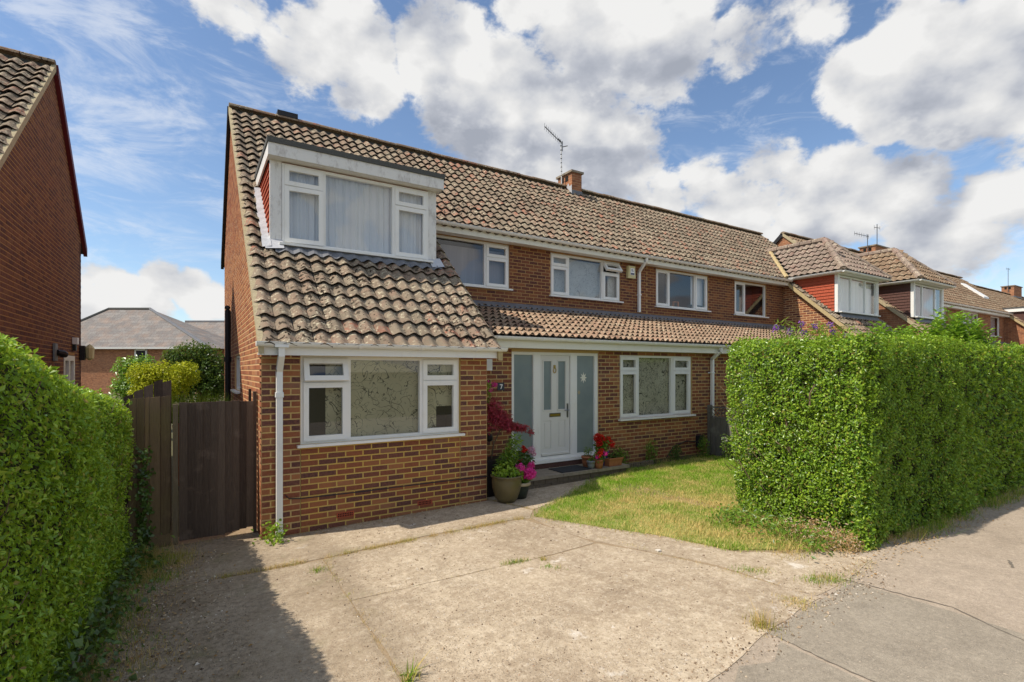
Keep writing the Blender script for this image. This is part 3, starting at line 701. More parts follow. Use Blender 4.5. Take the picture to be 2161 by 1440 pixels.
# lawn ground and planting bed
lawn = sheet('lawn', [(3.9, 5.62), (4.28, 4.86), (4.68, 4.15), (4.95, 3.4), (5.4, 3.1), (6.0, 2.75), (7.2, 2.75), (13, 3.2), (16.5, 6.9), (9.5, 7.2), (6.9, 7.05), (5.85, 6.7), (4.6, 6.02)], .012, 'turf', thick=.07, kind='structure')
sheet('planting_bed', [(6.85, 7.1), (9.5, 7.22), (16.8, 7.0), (16.8, 7.47), (6.85, 7.47)], .03, 'soil', thick=.1, kind='structure')

# ------------------------------------------------------------------ the row of houses
YE, YM, YU, YR, YRIDGE = 6.734, 7.49, 9.65, 15.2, 12.4
SL = .9; ZR = lambda y: SL*y-3.51
TILE = tile_mesh(.2, .31, .05, 1, 'tile'); TILE_M = tile_mesh(.2, .31, .05, 1, 'tile_mauve'); TILE_F = tile_mesh(.2, .31, .05, 1, 'tile_far', n=6)
LOWT = tile_mesh(.294, .31, .058, 2, 'tile_low', n=5, lift=.045, lip=.028, sharp=.6)
SROT = slope_frame((1, 0, 0), (0, 1, SL)); LROT = slope_frame((1, 0, 0), (0, 1, .342))
def wallboxes(u0, u1, z0, z1, holes, put):
    us = sorted({u0, u1}|{h[0] for h in holes}|{h[1] for h in holes}); us = [u for u in us if u0 <= u <= u1]
    for a, c in zip(us, us[1:]):
        zs = [(z0, z1)]
        for h in holes:
            if h[0] < (a+c)/2 < h[1]:
                nz = []
                for p, q in zs:
                    if h[2] > p: nz.append((p, min(q, h[2])))
                    if h[3] < q: nz.append((max(p, h[3]), q))
                zs = nz
        for p, q in zs: put(a, c, p, q)
def half(h, x0, s, o):
    """one half of a pair: x0 is the gable, s the way in; o holds what is special to it"""
    zo = o.get('zo', 0); X = lambda u: x0+s*u; U = lambda x: (x-x0)*s
    bricks = []; real = o.get('bricks'); W9 = o.get('width', 9.62); extw = 3.085
    wins = o.get('windows', [])
    hole = lambda pl: [(w['x0'], w['x1'], w['z0'], w['z1']) for w in wins if w['plane'] == pl]
    def span(a, b): return min(X(a), X(b)), max(X(a), X(b))
    def frontwall(name, Y, ua, ub, z0, z1, holes, mortar, bm, th=.2, seen=True, ph=0, z00=None):
        a, b = span(ua, ub); m = MB(); wallboxes(a, b, z0+zo, z1+zo, [(p, q, r+zo, t+zo) for p, q, r, t in holes], lambda p, q, r, t: m.box((p, Y, r), (q, Y+th, t)))
        w = m.build(name, mortar if real else o['wallmat'], h)
        if real:
            for u, z, L in layout(a+.002, b-.002, (z0 if z00 is None else z00)+zo+.004, z1+zo, [(p, q, r+zo, t+zo) for p, q, r, t in holes], ph=ph): bricks.append(((u, Y, z), L, 'y', bm, w, seen))
        return w
    def sidewall(name, xx, face, poly, holes, mortar, bm, lim, seen=True):
        m = MB(); d = .2 if face == 'x-' else -.2
        if holes:
            y0, y1 = min(p[0] for p in poly), max(p[0] for p in poly); zt = min(hh[3] for hh in holes)+.1+zo
            # below the top of the openings in boxes, above as one polygon
            wallboxes(y0, y1, zo, zt, [(p, q, r+zo, t+zo) for p, q, r, t in holes], lambda p, q, r, t: m.box((xx, p, r), (xx+d, q, t)))
            up = [(max(lim(zt)[0], y0), zt), (min(y1, lim(zt)[1]), zt)]+[(y, z+zo) for y, z in poly if z+zo > zt+.01]
            m.prism([(xx, y, z) for y, z in up], (d, 0, 0))
        else: m.prism([(xx, y, z+zo) for y, z in poly], (d, 0, 0))
        w = m.build(name, mortar if real else o['wallmat'], h)
        if real:
            ys = [p[0] for p in poly]; zs = [p[1] for p in poly]
            for u, z, L in layout(min(ys)+.002, max(ys)-.002, min(zs)+zo+.004, max(zs)+zo, [(p, q, r+zo, t+zo) for p, q, r, t in holes], lim=lim): bricks.append(((xx, u, z), L, face, bm, w, seen))
        return w
    # walls
    face = 'x-' if s > 0 else 'x+'; inner = 'x+' if s > 0 else 'x-'
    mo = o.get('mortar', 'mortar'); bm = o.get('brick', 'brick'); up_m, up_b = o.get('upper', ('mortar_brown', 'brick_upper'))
    if o.get('infill'):
        (wx0, wx1, wz0, wz1) = hole('ext')[0]
        frontwall('wall', YE, 0, .437, 0, 2.3, [], mo, bm); frontwall('wall', YE, 2.64, extw, 0, 2.3, [], mo, bm, ph=.06)
        frontwall('infill_wall', YE+.006, .437+.006, 2.64-.006, 0, 2.3, hole('ext'), 'mortar_yellow', bm, th=.19, ph=.1)
    else: frontwall('wall', YE, 0, extw, 0, 2.3, hole('ext'), mo, bm)
    frontwall('wall', YM, extw, W9, 0, 2.62, hole('main'), mo, bm)
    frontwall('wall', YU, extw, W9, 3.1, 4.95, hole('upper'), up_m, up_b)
    zr = lambda y: ZR(y)-.09
    rake = lambda z: ((z-zo+3.60)/SL+.02, 2*YRIDGE-(z-zo+3.60)/SL-.02)
    poly = [(YE+.001, 0), (YR, 0), (YR, zr(2*YRIDGE-YR)), (YRIDGE, zr(YRIDGE)), (YE+.001, zr(YE))]
    sidewall('gable_wall', X(0), face, poly, o.get('gable_holes', []), o.get('gable_mortar', mo), o.get('gable_brick', bm), lambda z: rake(z))
    poly2 = [(YE+.001, 0), (YU-.001, 0), (YU-.001, zr(YU)), (YE+.001, zr(YE))]
    sidewall('side_wall', X(extw), inner, poly2, [], o.get('side_mortar', mo), o.get('side_brick', bm), lambda z: (rake(z)[0], 99))
    a, b = span(0, W9); MB().box((a+.01, YR-.2, zo), (b, YR, 4.9+zo)).build('rear_wall', 'wall_house', h)
    MB().box((min(X(extw)+.01, X(W9)), YM+.25, 2.3+zo), (max(X(extw)-.01, X(W9)), YU+.2, 2.33+zo)).build('ceiling_slab', 'dark_gap', h)
    # roof boards
    a, b = span(-.05, 3.22); c, d = span(3.22, W9); r = MB()
    up = lambda y, k=0: (y, ZR(y)-.055+zo+k)
    r.prism([(a, *up(6.585)), (a, *up(YRIDGE)), (a, *up(YRIDGE, -.06)), (a, *up(6.585, -.05))], (b-a, 0, 0))
    r.prism([(c, *up(9.425)), (c, *up(YRIDGE)), (c, *up(YRIDGE, -.06)), (c, *up(9.425, -.05))], (d-c, 0, 0))
    e, g_ = span(-.05, W9); yb = 15.5; r.prism([(e, YRIDGE+.001, up(YRIDGE)[1]+.03), (e, yb, ZR(2*YRIDGE-yb)-.03+zo), (e, yb, ZR(2*YRIDGE-yb)-.11+zo), (e, YRIDGE+.001, up(YRIDGE)[1]-.06)], (g_-e, 0, 0))
    roof = r.build('roof', 'felt', h)
    tm = o.get('tile', TILE); pts = []; skip = o.get('skip', [])
    def clear(x, y): return not any(p <= x <= q and m <= y <= n for p, q, m, n in skip)
    for j in range(28):
        y = 6.49+.2065*j; aa, bb = (a, b) if y < 9.33 else (min(a, c), max(b, d)); k = round((bb-aa)/.2); stp = (bb-aa)/k
        for i in range(k):
            x = aa+i*stp
            if clear(x+.1, y+.1): pts.append((x, y, ZR(y)-.045+zo))
    groups = [(tm, SROT, roof, pts)]
    # lean-to roof
    lr = MB(); c, d = span(3.13, W9); zl = lambda y: 2.60+.342*(y-7.24)+zo
    lr.prism([(c, 7.30, zl(7.30)-.02), (c, YU-.001, zl(YU)-.02), (c, YU-.001, zl(YU)-.10), (c, 7.30, zl(7.30)-.10)], (d-c, 0, 0))
    low = lr.build('lower_roof', 'felt', h); k = round((d-c)/.294); stp = (d-c)/k
    groups.append((o.get('lowtile', LOWT), LROT, low, [(c+i*stp, 7.22+.272*j, zl(7.22+.272*j)-.012) for j in range(9) for i in range(k)]))
    if o.get('tiles', True): place_tiles(groups, o.get('ntiles', 300))
    fl = MB(); fl.prism([(c, YU-.30, zl(YU-.30)+.055), (c, YU-.22, zl(YU-.22)+.075), (c, YU-.012, zl(YU)+.10), (c, YU-.010, zl(YU)+.03), (c, YU-.22, zl(YU-.22)+.055)], (d-c, 0, 0)); fl.build('flashing', 'lead', low)
    # ridge tiles, verge
    k = int(W9/.45); stp = (W9+.05)/k
    for i in range(k):
        x = min(X(-.05), X(W9))+i*stp; m = MB(); n = 7
        q = [(.115*math.cos(math.pi*t/n), .085*math.sin(math.pi*t/n)) for t in range(n+1)]; zz = random.gauss(0, .006)
        m.prism([(x, YRIDGE+yy, ZR(YRIDGE)+.0+zo+z_+zz) for yy, z_ in q], (stp-.008, 0, 0)); m.build('ridge_tile', 'tile_far' if i % 3 else 'tile', roof)
    vb = MB(); xv = X(-.055); wv = s*.06
    vb.prism([(xv, 6.50, ZR(6.50)-.12+zo), (xv, YRIDGE, ZR(YRIDGE)-.12+zo), (xv, YRIDGE, ZR(YRIDGE)+.01+zo), (xv, 6.50, ZR(6.50)+.01+zo)], (wv, 0, 0)); vb.build('verge', 'cement', roof)
    vb = MB(); vb.prism([(X(-.075), YRIDGE+.05, ZR(YRIDGE)-.16+zo), (X(-.075), 15.5, ZR(2*YRIDGE-15.5)-.16+zo), (X(-.075), 15.5, ZR(2*YRIDGE-15.5)+.03+zo), (X(-.075), YRIDGE+.05, ZR(YRIDGE)+.03+zo)], (s*.07, 0, 0)); vb.build('bargeboard', o.get('barge', 'black_plastic'), roof)
    vb = MB(); xi = X(3.155); vb.prism([(xi, 6.50, ZR(6.50)-.17+zo), (xi, 9.40, ZR(9.40)-.17+zo), (xi, 9.40, ZR(9.40)-.03+zo), (xi, 6.50, ZR(6.50)-.03+zo)], (s*.072, 0, 0)); vb.build('verge', 'verge', roof)
    # fascias, soffits, gutters
    a, b = span(-.05, 3.22); um = o.get('trim', 'upvc')
    f1 = MB().box((a, 6.555, 2.205+zo), (b, 6.575, 2.34+zo)); f1.build('fascia', um, h); MB().box((a+.004, 6.577, 2.212+zo), (b-.004, YE-.012, 2.222+zo)).build('soffit', um, h)
    gutter_run(h, a-.03, b+.06, 6.495, 2.355+zo, material=um)
    c, d = span(3.16, W9)
    MB().box((c, 7.262, 2.405+zo), (d, 7.282, 2.575+zo)).build('fascia', o.get('trim2', 'upvc_cream'), h); MB().box((c, 7.284, 2.41+zo), (d, YM-.012, 2.42+zo)).build('soffit', um, h)
    gutter_run(h, c, d, 7.20, 2.585+zo, material=um, stops=(s > 0, s < 0))
    MB().box((c, 9.395, 4.82+zo), (d, 9.415, 4.975+zo)).build('fascia', o.get('trim2', 'upvc_cream'), h); MB().box((c, 9.417, 4.83+zo), (d, YU-.012, 4.842+zo)).build('soffit', um, h)
    gutter_run(h, c, d, 9.335, 4.995+zo, material=um, stops=(s > 0, s < 0))
    # windows
    for w in wins:
        P = {'ext': YE+(.006 if o.get('infill') else 0), 'main': YM, 'upper': YU}[w['plane']]
        kw = {k_: v for k_, v in w.items() if k_ in ('sill', 'label', 'glass', 'fr', 'name', 'mat_', 'blind_gap')}
        if w.get('lights') is None: continue
        L = [(p, q, m+zo, n+zo, k_) for p, q, m, n, k_ in w['lights']]; I = [(p, q, m+zo, n+zo, k_) for p, q, m, n, k_ in w.get('inner', [])]
        window(h, 'y', P, w['x0'], w['x1'], w['z0']+zo, w['z1']+zo, L, I, **kw)
    if real: place_bricks(bricks, o.get('nbricks', 300))
    return roof

def cheek(parent, xx, sgn, tri, rows, material, tw=.165, th=.1, name='hung_tile'):
    """hung tiles on the cheek of a dormer: tri(z) gives the y range at height z; sgn is the way the cheek faces"""
    j = 0; z = rows[0]
    while z < rows[1]:
        y0, y1 = tri(z); y = y0-(tw/2 if j % 2 else 0)
        while y < y1:
            p, q = max(y, y0), min(y+tw-.004, y1)
            if q-p > .03:
                m = MB(); x1 = xx+sgn*.004; x2 = xx+sgn*.03; zz = min(z+th*1.3, rows[1])
                m.add([(x1, p, zz), (x1, q, zz), (x2, q, z), (x2, p, z), (x1+sgn*.002, q, z-.002), (x1+sgn*.002, p, z-.002)], [(0, 1, 2, 3), (3, 2, 4, 5), (0, 3, 5), (1, 4, 2)])
                m.build(name, material, parent)
            y += tw
        z += th; j += 1

def hip_dormer(h, X0, X1, Yf, zo, cheekmat, wlights, winner, side=-1, cheekrows=True, tile=None, soffit='upvc', ntiles=0, wx=None):
    """dormer with a hipped tiled roof whose ridge runs back into the main slope"""
    zb, ze = 3.86+zo, 5.02+zo; xc = (X0+X1)/2; zt = 6.47+zo; ya = Yf+1.05; yr = (zt-zo+3.51)/SL+.05
    ex0, ex1, ef = X0-.22, X1+.22, Yf-.26
    d = MB(); tri = lambda z: (Yf+.02, (z-zo+3.51)/SL)
    for xx, t in ((X0, .06), (X1, -.06)): d.prism([(xx, Yf, zb), (xx, Yf, ze), (xx, (ze-zo+3.51)/SL, ze), (xx, (zb-zo+3.51)/SL, zb)], (t, 0, 0))
    d.box((X0+.03, Yf+.1, ze-.05), (X1-.03, Yf+.4, ze-.01)); body = d.build('dormer', cheekmat, h)
    for xx, q in ((X0, X0+.10), (X1-.10, X1)): MB().box((xx-.012 if xx == X0 else xx, Yf-.012, zb-.02), (q if xx == X0 else q+.012, Yf+.08, ze)).build('corner_post', 'upvc', body)
    xa = X0 if side < 0 else X1
    if cheekrows: cheek(body, xa, side, lambda z: (Yf+.085, min((z-zo+3.51)/SL, 9.6)), (zb+.02, ze-.06), cheekmat)
    wa, wb = X0+.10, X1-.10; sx = [wa+(wb-wa)*t for t in wx]
    window(h, 'y', Yf-.03, wa+.002, wb-.002, zb+.0, ze-.02, [(p, q, zb, ze-.02, 'fixed') for p, q in zip(sx, sx[1:])], [(wa, wb, zb, ze-.03, winner)], sill=True, label=wlights)
    MB().prism([(wa, Yf-.02, zb-.034), (wa, Yf-.10, ZR(Yf-.10)+zo+.06), (wa, Yf-.02, ZR(Yf-.10)+zo+.06)], (wb-wa, 0, 0)).build('flashing', 'lead', body)
    # eave board all round and gutter
    MB().box((ex0+.06, ef+.06, ze), (ex1-.06, 9.7, ze+.055)).build('soffit', soffit, body)
    gutter_run(body, ex0-.0, ex1, ef, ze+.055, r=.05, brackets=False); gutter_run(body, ef+.02, 9.42, ex0 if side < 0 else ex1, ze+.055, r=.05, along='y', brackets=False)
    zr0 = ze+.07
    r = MB(); A = (ex0, ef, zr0); B = (ex1, ef, zr0); Ap = (xc, ya, zt); Rp = (xc, yr+.1, zt); yl = (zr0-zo+3.51)/SL+.3; C = (ex0, yl, zr0); D = (ex1, yl, zr0)
    dn = .03; low = lambda p: (p[0], p[1], p[2]-dn)
    r.add([low(A), low(B), low(Ap), low(Rp), low(C), low(D)], [(0, 1, 2), (0, 2, 3, 4), (1, 5, 3, 2)])
    rf = r.build('hip_roof', 'felt', h)
    tm = tile or TILE_M
    groups = []
    # side facing us, front
    sl = (zt-zr0)/(xc-ex0); g = .277/math.sqrt(1+sl*sl); n = int((xc-ex0)/g); sd = side
    e0 = ex0 if sd < 0 else ex1; ptsS = []
    rot = slope_frame((0, -sd*-1 if False else (1 if sd > 0 else -1), 0), (-sd, 0, sl))
    for j in range(n):
        off = j*g; ys = ef+(ya-ef)*off/(xc-ex0); z = zr0+sl*off-.012; yend = (z-zo+3.51)/SL-.05
        k = int((yend-ys)/.2)
        for i in range(k+1):
            yy = yend-i*.2 if sd < 0 else yend-(i+1)*.2
            if yy-(.2 if sd < 0 else 0) > ys-.16: ptsS.append((e0-sd*off, yy, z))
    groups.append((tm, rot, rf, ptsS))
    sl2 = (zt-zr0)/(ya-ef); g2 = .277/math.sqrt(1+sl2*sl2); ptsF = []
    for j in range(int((ya-ef)/g2)):
        off = j*g2; f_ = off/(ya-ef); xa_, xb_ = ex0+(xc-ex0)*f_, ex1-(ex1-xc)*f_; z = zr0+sl2*off-.012
        k = int((xb_-xa_)/.2)
        for i in range(k): ptsF.append((xa_+.06+i*.2, ef+off, z))
    groups.append((tm, slope_frame((1, 0, 0), (0, 1, sl2)), rf, ptsF)); place_tiles(groups, ntiles)
    for p, q in ((A, Ap), (B, Ap), (Ap, (xc, yr, zt))):
        p, q = Vector(p)+Vector((0, 0, .02)), Vector(q)+Vector((0, 0, .02)); k = max(2, int((q-p).length/.4))
        for i in range(k):
            m = MB(); a_, b_ = p.lerp(q, i/k), p.lerp(q, (i+.97)/k); m.tube([a_, b_], [.10+.008, .10], 8); m.build('hip_tile', 'tile_mauve', rf, smooth=False)
    xe = ex0 if side < 0 else ex1; MB().tube([(xe, (zr0-zo+3.51)/SL-.06, zr0+.02), (xc, yr-.1, zt+.0)], .07, 6).build('valley', 'verge', rf)
    return body

def chimney(h, x0, x1, y0, y1, zb, zt, material='wall_far'):
    m = MB().box((x0, y0, zb), (x1, y1, zt)); c = m.build('chimney', material, h)
    MB().box((x0-.05, y0-.05, zt), (x1+.05, y1+.05, zt+.06)).build('capping', 'stone', c)
    for k in range(2):                        # flue openings in the side
        yy = y0+(y1-y0)*(.25+.32*k); MB().box((x0-.012, yy, zt-.21), (x0+.002, yy+.13, zt-.06)).build('flue_opening', 'dark_gap', c)
    MB().box((x0-.015, y0-.015, zb), (x1+.015, y0+.25, ZR(y0)-zb*0+.10+(zb-ZR(y0)) if False else ZR(y0)+.14)).build('flashing', 'lead', c)
    return c
# ---------- house A (number 7)
hA = thing('house', (.687, 6.734, 0), 'brick house with a flat-roofed dormer and white glazed front door, nearest the camera', 'house', 'row of brick houses')
two = lambda p, q, z0, zt, z1: [(p, q, z0, zt, 'sash'), (p, q, zt, z1, 'sash')]
winA = [
 dict(plane='ext', x0=1.13, x1=3.32, z0=1.10, z1=2.205, lights=[(1.13, 1.72, 1.10, 1.875, 'sash'), (1.13, 1.72, 1.875, 2.205, 'vent'), (1.72, 2.735, 1.10, 2.205, 'fixed'), (2.735, 3.32, 1.10, 1.88, 'sash'), (2.735, 3.32, 1.88, 2.205, 'sash')],
      inner=[(1.45, 3.0, 1.1, 2.2, 'blind_twigs'), (3.0, 3.32, 1.5, 2.2, 'blind_twigs')], label='white five-light window of the front extension', blind_gap=.03),
 dict(plane='main', x0=4.69, x1=6.684, z0=.33, z1=2.352, lights=None),
 dict(plane='main', x0=7.25, x1=9.443, z0=1.04, z1=2.33, lights=two(7.25, 7.79, 1.04, 2.01, 2.33)+[(7.79, 8.83, 1.04, 2.33, 'fixed')]+two(8.83, 9.443, 1.04, 2.01, 2.33), inner=[(7.3, 9.4, 1.04, 2.33, 'blind_main')], label='white ground-floor window right of the front door', blind_gap=.02),
 dict(plane='upper', x0=4.0, x1=5.985, z0=3.83, z1=4.815, lights=[(4.0, 5.385, 3.83, 4.815, 'fixed')]+two(5.385, 5.985, 3.83, 4.50, 4.815), inner=[(4.0, 5.95, 3.83, 4.68, 'grey_blind')], label='upstairs window beside the dormer with grey blinds'),
 dict(plane='upper', x0=7.123, x1=9.36, z0=3.79, z1=4.80, lights=two(7.123, 7.675, 3.79, 4.5, 4.80)+[(7.675, 8.77, 3.79, 4.80, 'fixed'), (8.77, 9.36, 3.79, 4.50, 'sash'), (8.77, 9.36, 4.50, 4.80, 'vent2')], inner=[(7.15, 8.95, 3.79, 4.74, 'blind_pale'), (9.08, 9.33, 3.79, 4.5, 'blind_pale')], label='upstairs window with one top vent propped open', blind_gap=.08)]
gh = [(9.98, 11.35, 1.65, 2.30)]
roofA = half(hA, .687, 1, dict(bricks=True, infill=True, windows=winA, gable_holes=gh, skip=[(.95, 3.6, 8.14, 9.66)], gable_mortar='mortar_orange', gable_brick='brick_orange', nbricks=300, ntiles=300))
window(hA, 'x-', .687, 9.98, 11.35, 1.65, 2.30, [(9.98, 10.6, 1.65, 2.30, 'fixed'), (10.6, 11.35, 1.65, 2.30, 'fixed')], [(10, 11.3, 1.65, 2.3, 'white_blind')])
# party strip in infill: downpipe of the extension
dp = rectpipe([(.875, 6.495, 2.31), (.875, 6.50, 2.20), (.875, 6.665, 2.02), (.875, 6.665, .02)], .068, .068).build('downpipe', 'upvc', hA)
MB().box((.80, 6.44, 2.295), (.95, 6.555, 2.325)).build('outlet', 'upvc', dp); MB().box((.832, 6.62, 1.70), (.918, 6.71, 1.76)).build('pipe_clip', 'upvc', dp); MB().box((.836, 6.625, .03), (.914, 6.703, .10)).build('shoe', 'upvc', dp)
dp = rectpipe([(9.99, 9.335, 4.95), (9.99, 9.36, 4.86), (9.99, 9.60, 4.62), (9.99, 9.60, 3.56)], .062, .062).build('downpipe', 'upvc', hA); MB().box((9.95, 9.55, 4.0), (10.03, 9.648, 4.03)).build('pipe_clip', 'upvc', dp)
dp = rectpipe([(10.08, 7.20, 2.53), (10.08, 7.22, 2.45), (10.08, 7.43, 2.28), (10.08, 7.43, .5)], .062, .062).build('downpipe', 'upvc', hA); MB().box((10.0, 7.39, 1.95), (10.12, 7.485, 1.98)).build('pipe_clip', 'upvc', dp)
# soil pipe and flue on the gable
sp = MB().tube([(.60, 12.0, .9), (.60, 12.0, 3.25), (.60, 12.15, 3.33)], .055, 8).build('soil_pipe', 'black_plastic', hA); MB().tube([(.60, 12.0, 2.2), (.60, 12.0, 2.3)], .07, 8).build('pipe_collar', 'black_plastic', sp)
# air bricks, cable, louvre, vent on the ridge
for x, z in ((1.67, .155), (2.77, .156)):
    ab = MB().box((x-.11, YE-.006, z-.033), (x+.11, YE+.01, z+.033)).build('air_brick', 'clay_red', hA); m = MB()
    for i in range(9):
        for j in range(2): m.box((x-.095+i*.0215, YE-.008, z-.022+j*.026), (x-.082+i*.0215, YE-.0055, z-.004+j*.026))
    m.build('air_hole', 'dark_gap', ab)
MB().tube([(.95, YE-.016, .50), (.99, YE-.018, .455), (1.15, YE-.016, .437), (1.9, YE-.018, .428), (2.7, YE-.016, .43), (3.3, YE-.018, .425), (3.78, YE-.016, .42), (3.79, YE+.3, .42)], .007, 5).build('cable', 'black_plastic', hA)
MB().box((2.0-.42, YRIDGE-.10, ZR(YRIDGE)+.05), (2.0, YRIDGE+.12, ZR(YRIDGE)+.16)).build('ridge_vent', 'black_plastic', roofA)
ch = chimney(hA, 9.70, 10.08, 12.06, 12.75, 7.2, 8.02)
MB().prism([(9.685, 12.04, 7.36), (9.685, 12.30, 7.62), (9.685, 12.22, 7.72), (9.685, 12.14, 7.60), (9.685, 12.05, 7.64)], (-.006, 0, 0)).build('flashing', 'lead_bright', ch)
# --- flat-roofed dormer
dm = MB(); dY, dz0, dz1 = 8.2, 3.86, 5.12
for xx, t in ((.965, .06), (3.565, -.06)): dm.prism([(xx, dY+.06, dz0), (xx, dY+.06, dz1), (xx, (dz1+3.51)/SL, dz1), (xx, (dz0+3.51)/SL, dz0)], (t, 0, 0))
dm.box((.97, dY+.02, dz1-.03), (3.56, dY+.3, dz1)); dormer = dm.build('dormer', 'clay_red', hA)
cheek(dormer, .965, -1, lambda z: (dY+.065, (z+3.51)/SL), (dz0+.02, dz1-.02), 'clay_red'); cheek(dormer, 3.565, 1, lambda z: (dY+.065, (z+3.51)/SL), (dz0+.02, dz1-.02), 'clay_red')
for p, q in ((.95, 1.108), (3.432, 3.582)): MB().box((p, dY, dz0+.0), (q, dY+.06, dz1)).build('corner_panel', 'painted_wood', dormer)
window(hA, 'y', dY-.045, 1.112, 3.428, 3.90, 5.10, [(1.112, 1.705, 3.90, 4.775, 'ajar'), (1.112, 1.705, 4.775, 5.10, 'sash'), (1.705, 2.82, 3.90, 5.10, 'fixed'), (2.82, 3.428, 3.90, 4.77, 'sash'), (2.82, 3.428, 4.77, 5.10, 'sash')],
       [(1.12, 3.42, 3.9, 5.09, 'net_curtain')], sill=True, label='white dormer window hung with net curtains', blind_gap=.03, roomd=.3)
MB().box((.905, 8.02, 5.125), (3.645, 8.045, 5.305)).build('fascia', 'painted_wood', dormer)
for xx in (.905, 3.62): MB().box((xx, 8.047, 5.125), (xx+.025, 9.75, 5.305)).build('fascia', 'painted_wood', dormer)
MB().box((.93, 8.047, 5.122), (3.62, dY+.05, 5.130)).build('soffit', 'upvc_old', dormer)
fr_ = MB().box((.89, 8.0, 5.306), (3.66, 9.95, 5.385)).build('flat_roof', 'felt', dormer)
# lead under the window and up the sides, dressed over the tile waves
m = MB(); n = 64; 
for i in range(n):
    pr = []
    for k in (i, i+1):
        x = 1.0+(3.62-1.0)*k/n; wv = .025*(1-math.cos((x-.637)/.2*2*math.pi)); pr += [(x, dY+.0, dz0+.03), (x, dY-.06, ZR(dY-.06)+.045+wv*.5), (x, dY-.205, ZR(dY-.205)+.036+wv)]
    m.quad(pr[0], pr[3], pr[4], pr[1]); m.quad(pr[1], pr[4], pr[5], pr[2])
m.build('flashing', 'lead', dormer, smooth=True)
def leadstrip(x0, x1, y0, y1, material, nm='flashing', up=.06):
    m = MB(); n = max(2, int((y1-y0)/.1))
    for i in range(n):
        ya, yb = y0+(y1-y0)*i/n, y0+(y1-y0)*(i+1)/n; j = .02*random.random()
        m.quad((x0-.03*random.random(), ya, ZR(ya)+up), (x1, ya, ZR(ya)+up+.03), (x1, yb, ZR(yb)+up+.03), (x0-.03*random.random(), yb, ZR(yb)+up+j))
    m.build(nm, material, dormer)
leadstrip(.86, .955, 8.05, 9.45, 'lead_bright'); leadstrip(.88, 1.12, 8.02, 8.2, 'lead_bright', up=.065); leadstrip(3.46, 3.66, 8.02, 8.22, 'lead_bright', up=.065)
# --- front door with side lights
fd = MB(); 
for p, q in ((4.692, 4.75), (5.16, 5.315), (6.005, 6.165), (6.60, 6.684)): fd.box((p, YM+.02, .40), (q, YM+.10, 2.352))
for p, q in ((4.75, 5.16), (5.315, 6.005), (6.165, 6.60)): fd.box((p, YM+.022, 2.30), (q, YM+.098, 2.352)); fd.box((p, YM+.022, .40), (q, YM+.098, .45))
frame = fd.build('door_frame', 'upvc', hA)
MB().box((4.67, YM-.05, .345), (6.70, YM+.09, .398)).build('sill', 'upvc', frame)
for p, q in ((4.75, 5.16), (6.165, 6.60)): MB().box((p, YM+.055, .45), (q, YM+.07, 2.30)).build('pane', 'frosted_glass', frame, label='frosted side light of the front door')
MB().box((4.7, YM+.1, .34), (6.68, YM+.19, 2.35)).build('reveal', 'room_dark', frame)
for k, (x, z, r1, mt) in enumerate(((6.35, 1.88, .11, 'petal_white'), (6.24, 1.60, .05, 'pot_cream'))):     # paper stars stuck on the glass
    m = MB(); pts = []
    for i in range(16): a = math.pi*i/8; rr = r1 if i % 2 == 0 else r1*.45; pts.append((x+rr*math.cos(a)*.8, YM+.052, z+rr*math.sin(a)))
    m.prism(pts, (0, .002, 0)); m.build('star_sticker', 'upvc_cream' if k == 0 else 'pot_cream', frame)
dl = MB(); D0, D1, dy = 5.317, 6.003, YM+.045
gl = [(5.40, 5.572), (5.728, 5.90)]
wallboxes(D0+.006, D1-.006, .453, 2.297, [(p, q, 1.30, 2.19) for p, q in gl]+[(p, q, .58, 1.10) for p, q in gl], lambda p, q, r, t: dl.box((p, dy, r), (q, dy+.044, t)))
door = dl.build('front_door', 'door_white', hA, label='white panelled front door with two narrow panes')
for p, q in gl:
    MB().box((p, dy+.014, 1.30), (q, dy+.024, 2.19)).build('pane', 'frosted_glass', door)
    m = MB(); 
    for a_, b_ in (((p-.02, 1.28), (q+.02, 1.30)), ((p-.02, 2.19), (q+.02, 2.21)), ((p-.02, 1.30), (p, 2.19)), ((q, 1.30), (q+.02, 2.19))): m.box((a_[0], dy-.012, a_[1]), (b_[0], dy-.001, b_[1]))
    m.build('glazing_bead', 'door_white', door)
    MB().box((p+.001, dy+.012, .581), (q-.001, dy+.03, 1.099)).build('door_panel', 'door_white', door); MB().box((p+.03, dy+.003, .62), (q-.03, dy+.012, 1.06)).build('door_panel', 'door_white', door)
MB().box((5.53, dy-.008, 1.165), (5.79, dy-.001, 1.235)).build('letterbox', 'chrome', door); MB().box((5.55, dy-.016, 1.18), (5.77, dy-.0085, 1.22)).build('letterbox_flap', 'brass', door)
MB().box((5.935, dy-.012, 1.14), (5.968, dy-.001, 1.40)).build('door_handle', 'chrome', door); MB().tube([(5.95, dy-.013, 1.28), (5.95, dy-.05, 1.28), (5.85, dy-.055, 1.28)], .011, 6).build('lever', 'chrome', door)
kn = MB(); kn.tube([(5.645+.03*math.cos(a), dy-.014, 2.02+.045*math.sin(a)) for a in [2*math.pi*i/12 for i in range(13)]], .008, 5); kn.box((5.625, dy-.02, 2.06), (5.665, dy-.001, 2.12)); kn.build('door_knocker', 'brass', door)
MB().box((5.35, dy-.03, .47), (5.97, dy-.001, .50)).build('weather_bar', 'door_white', door)
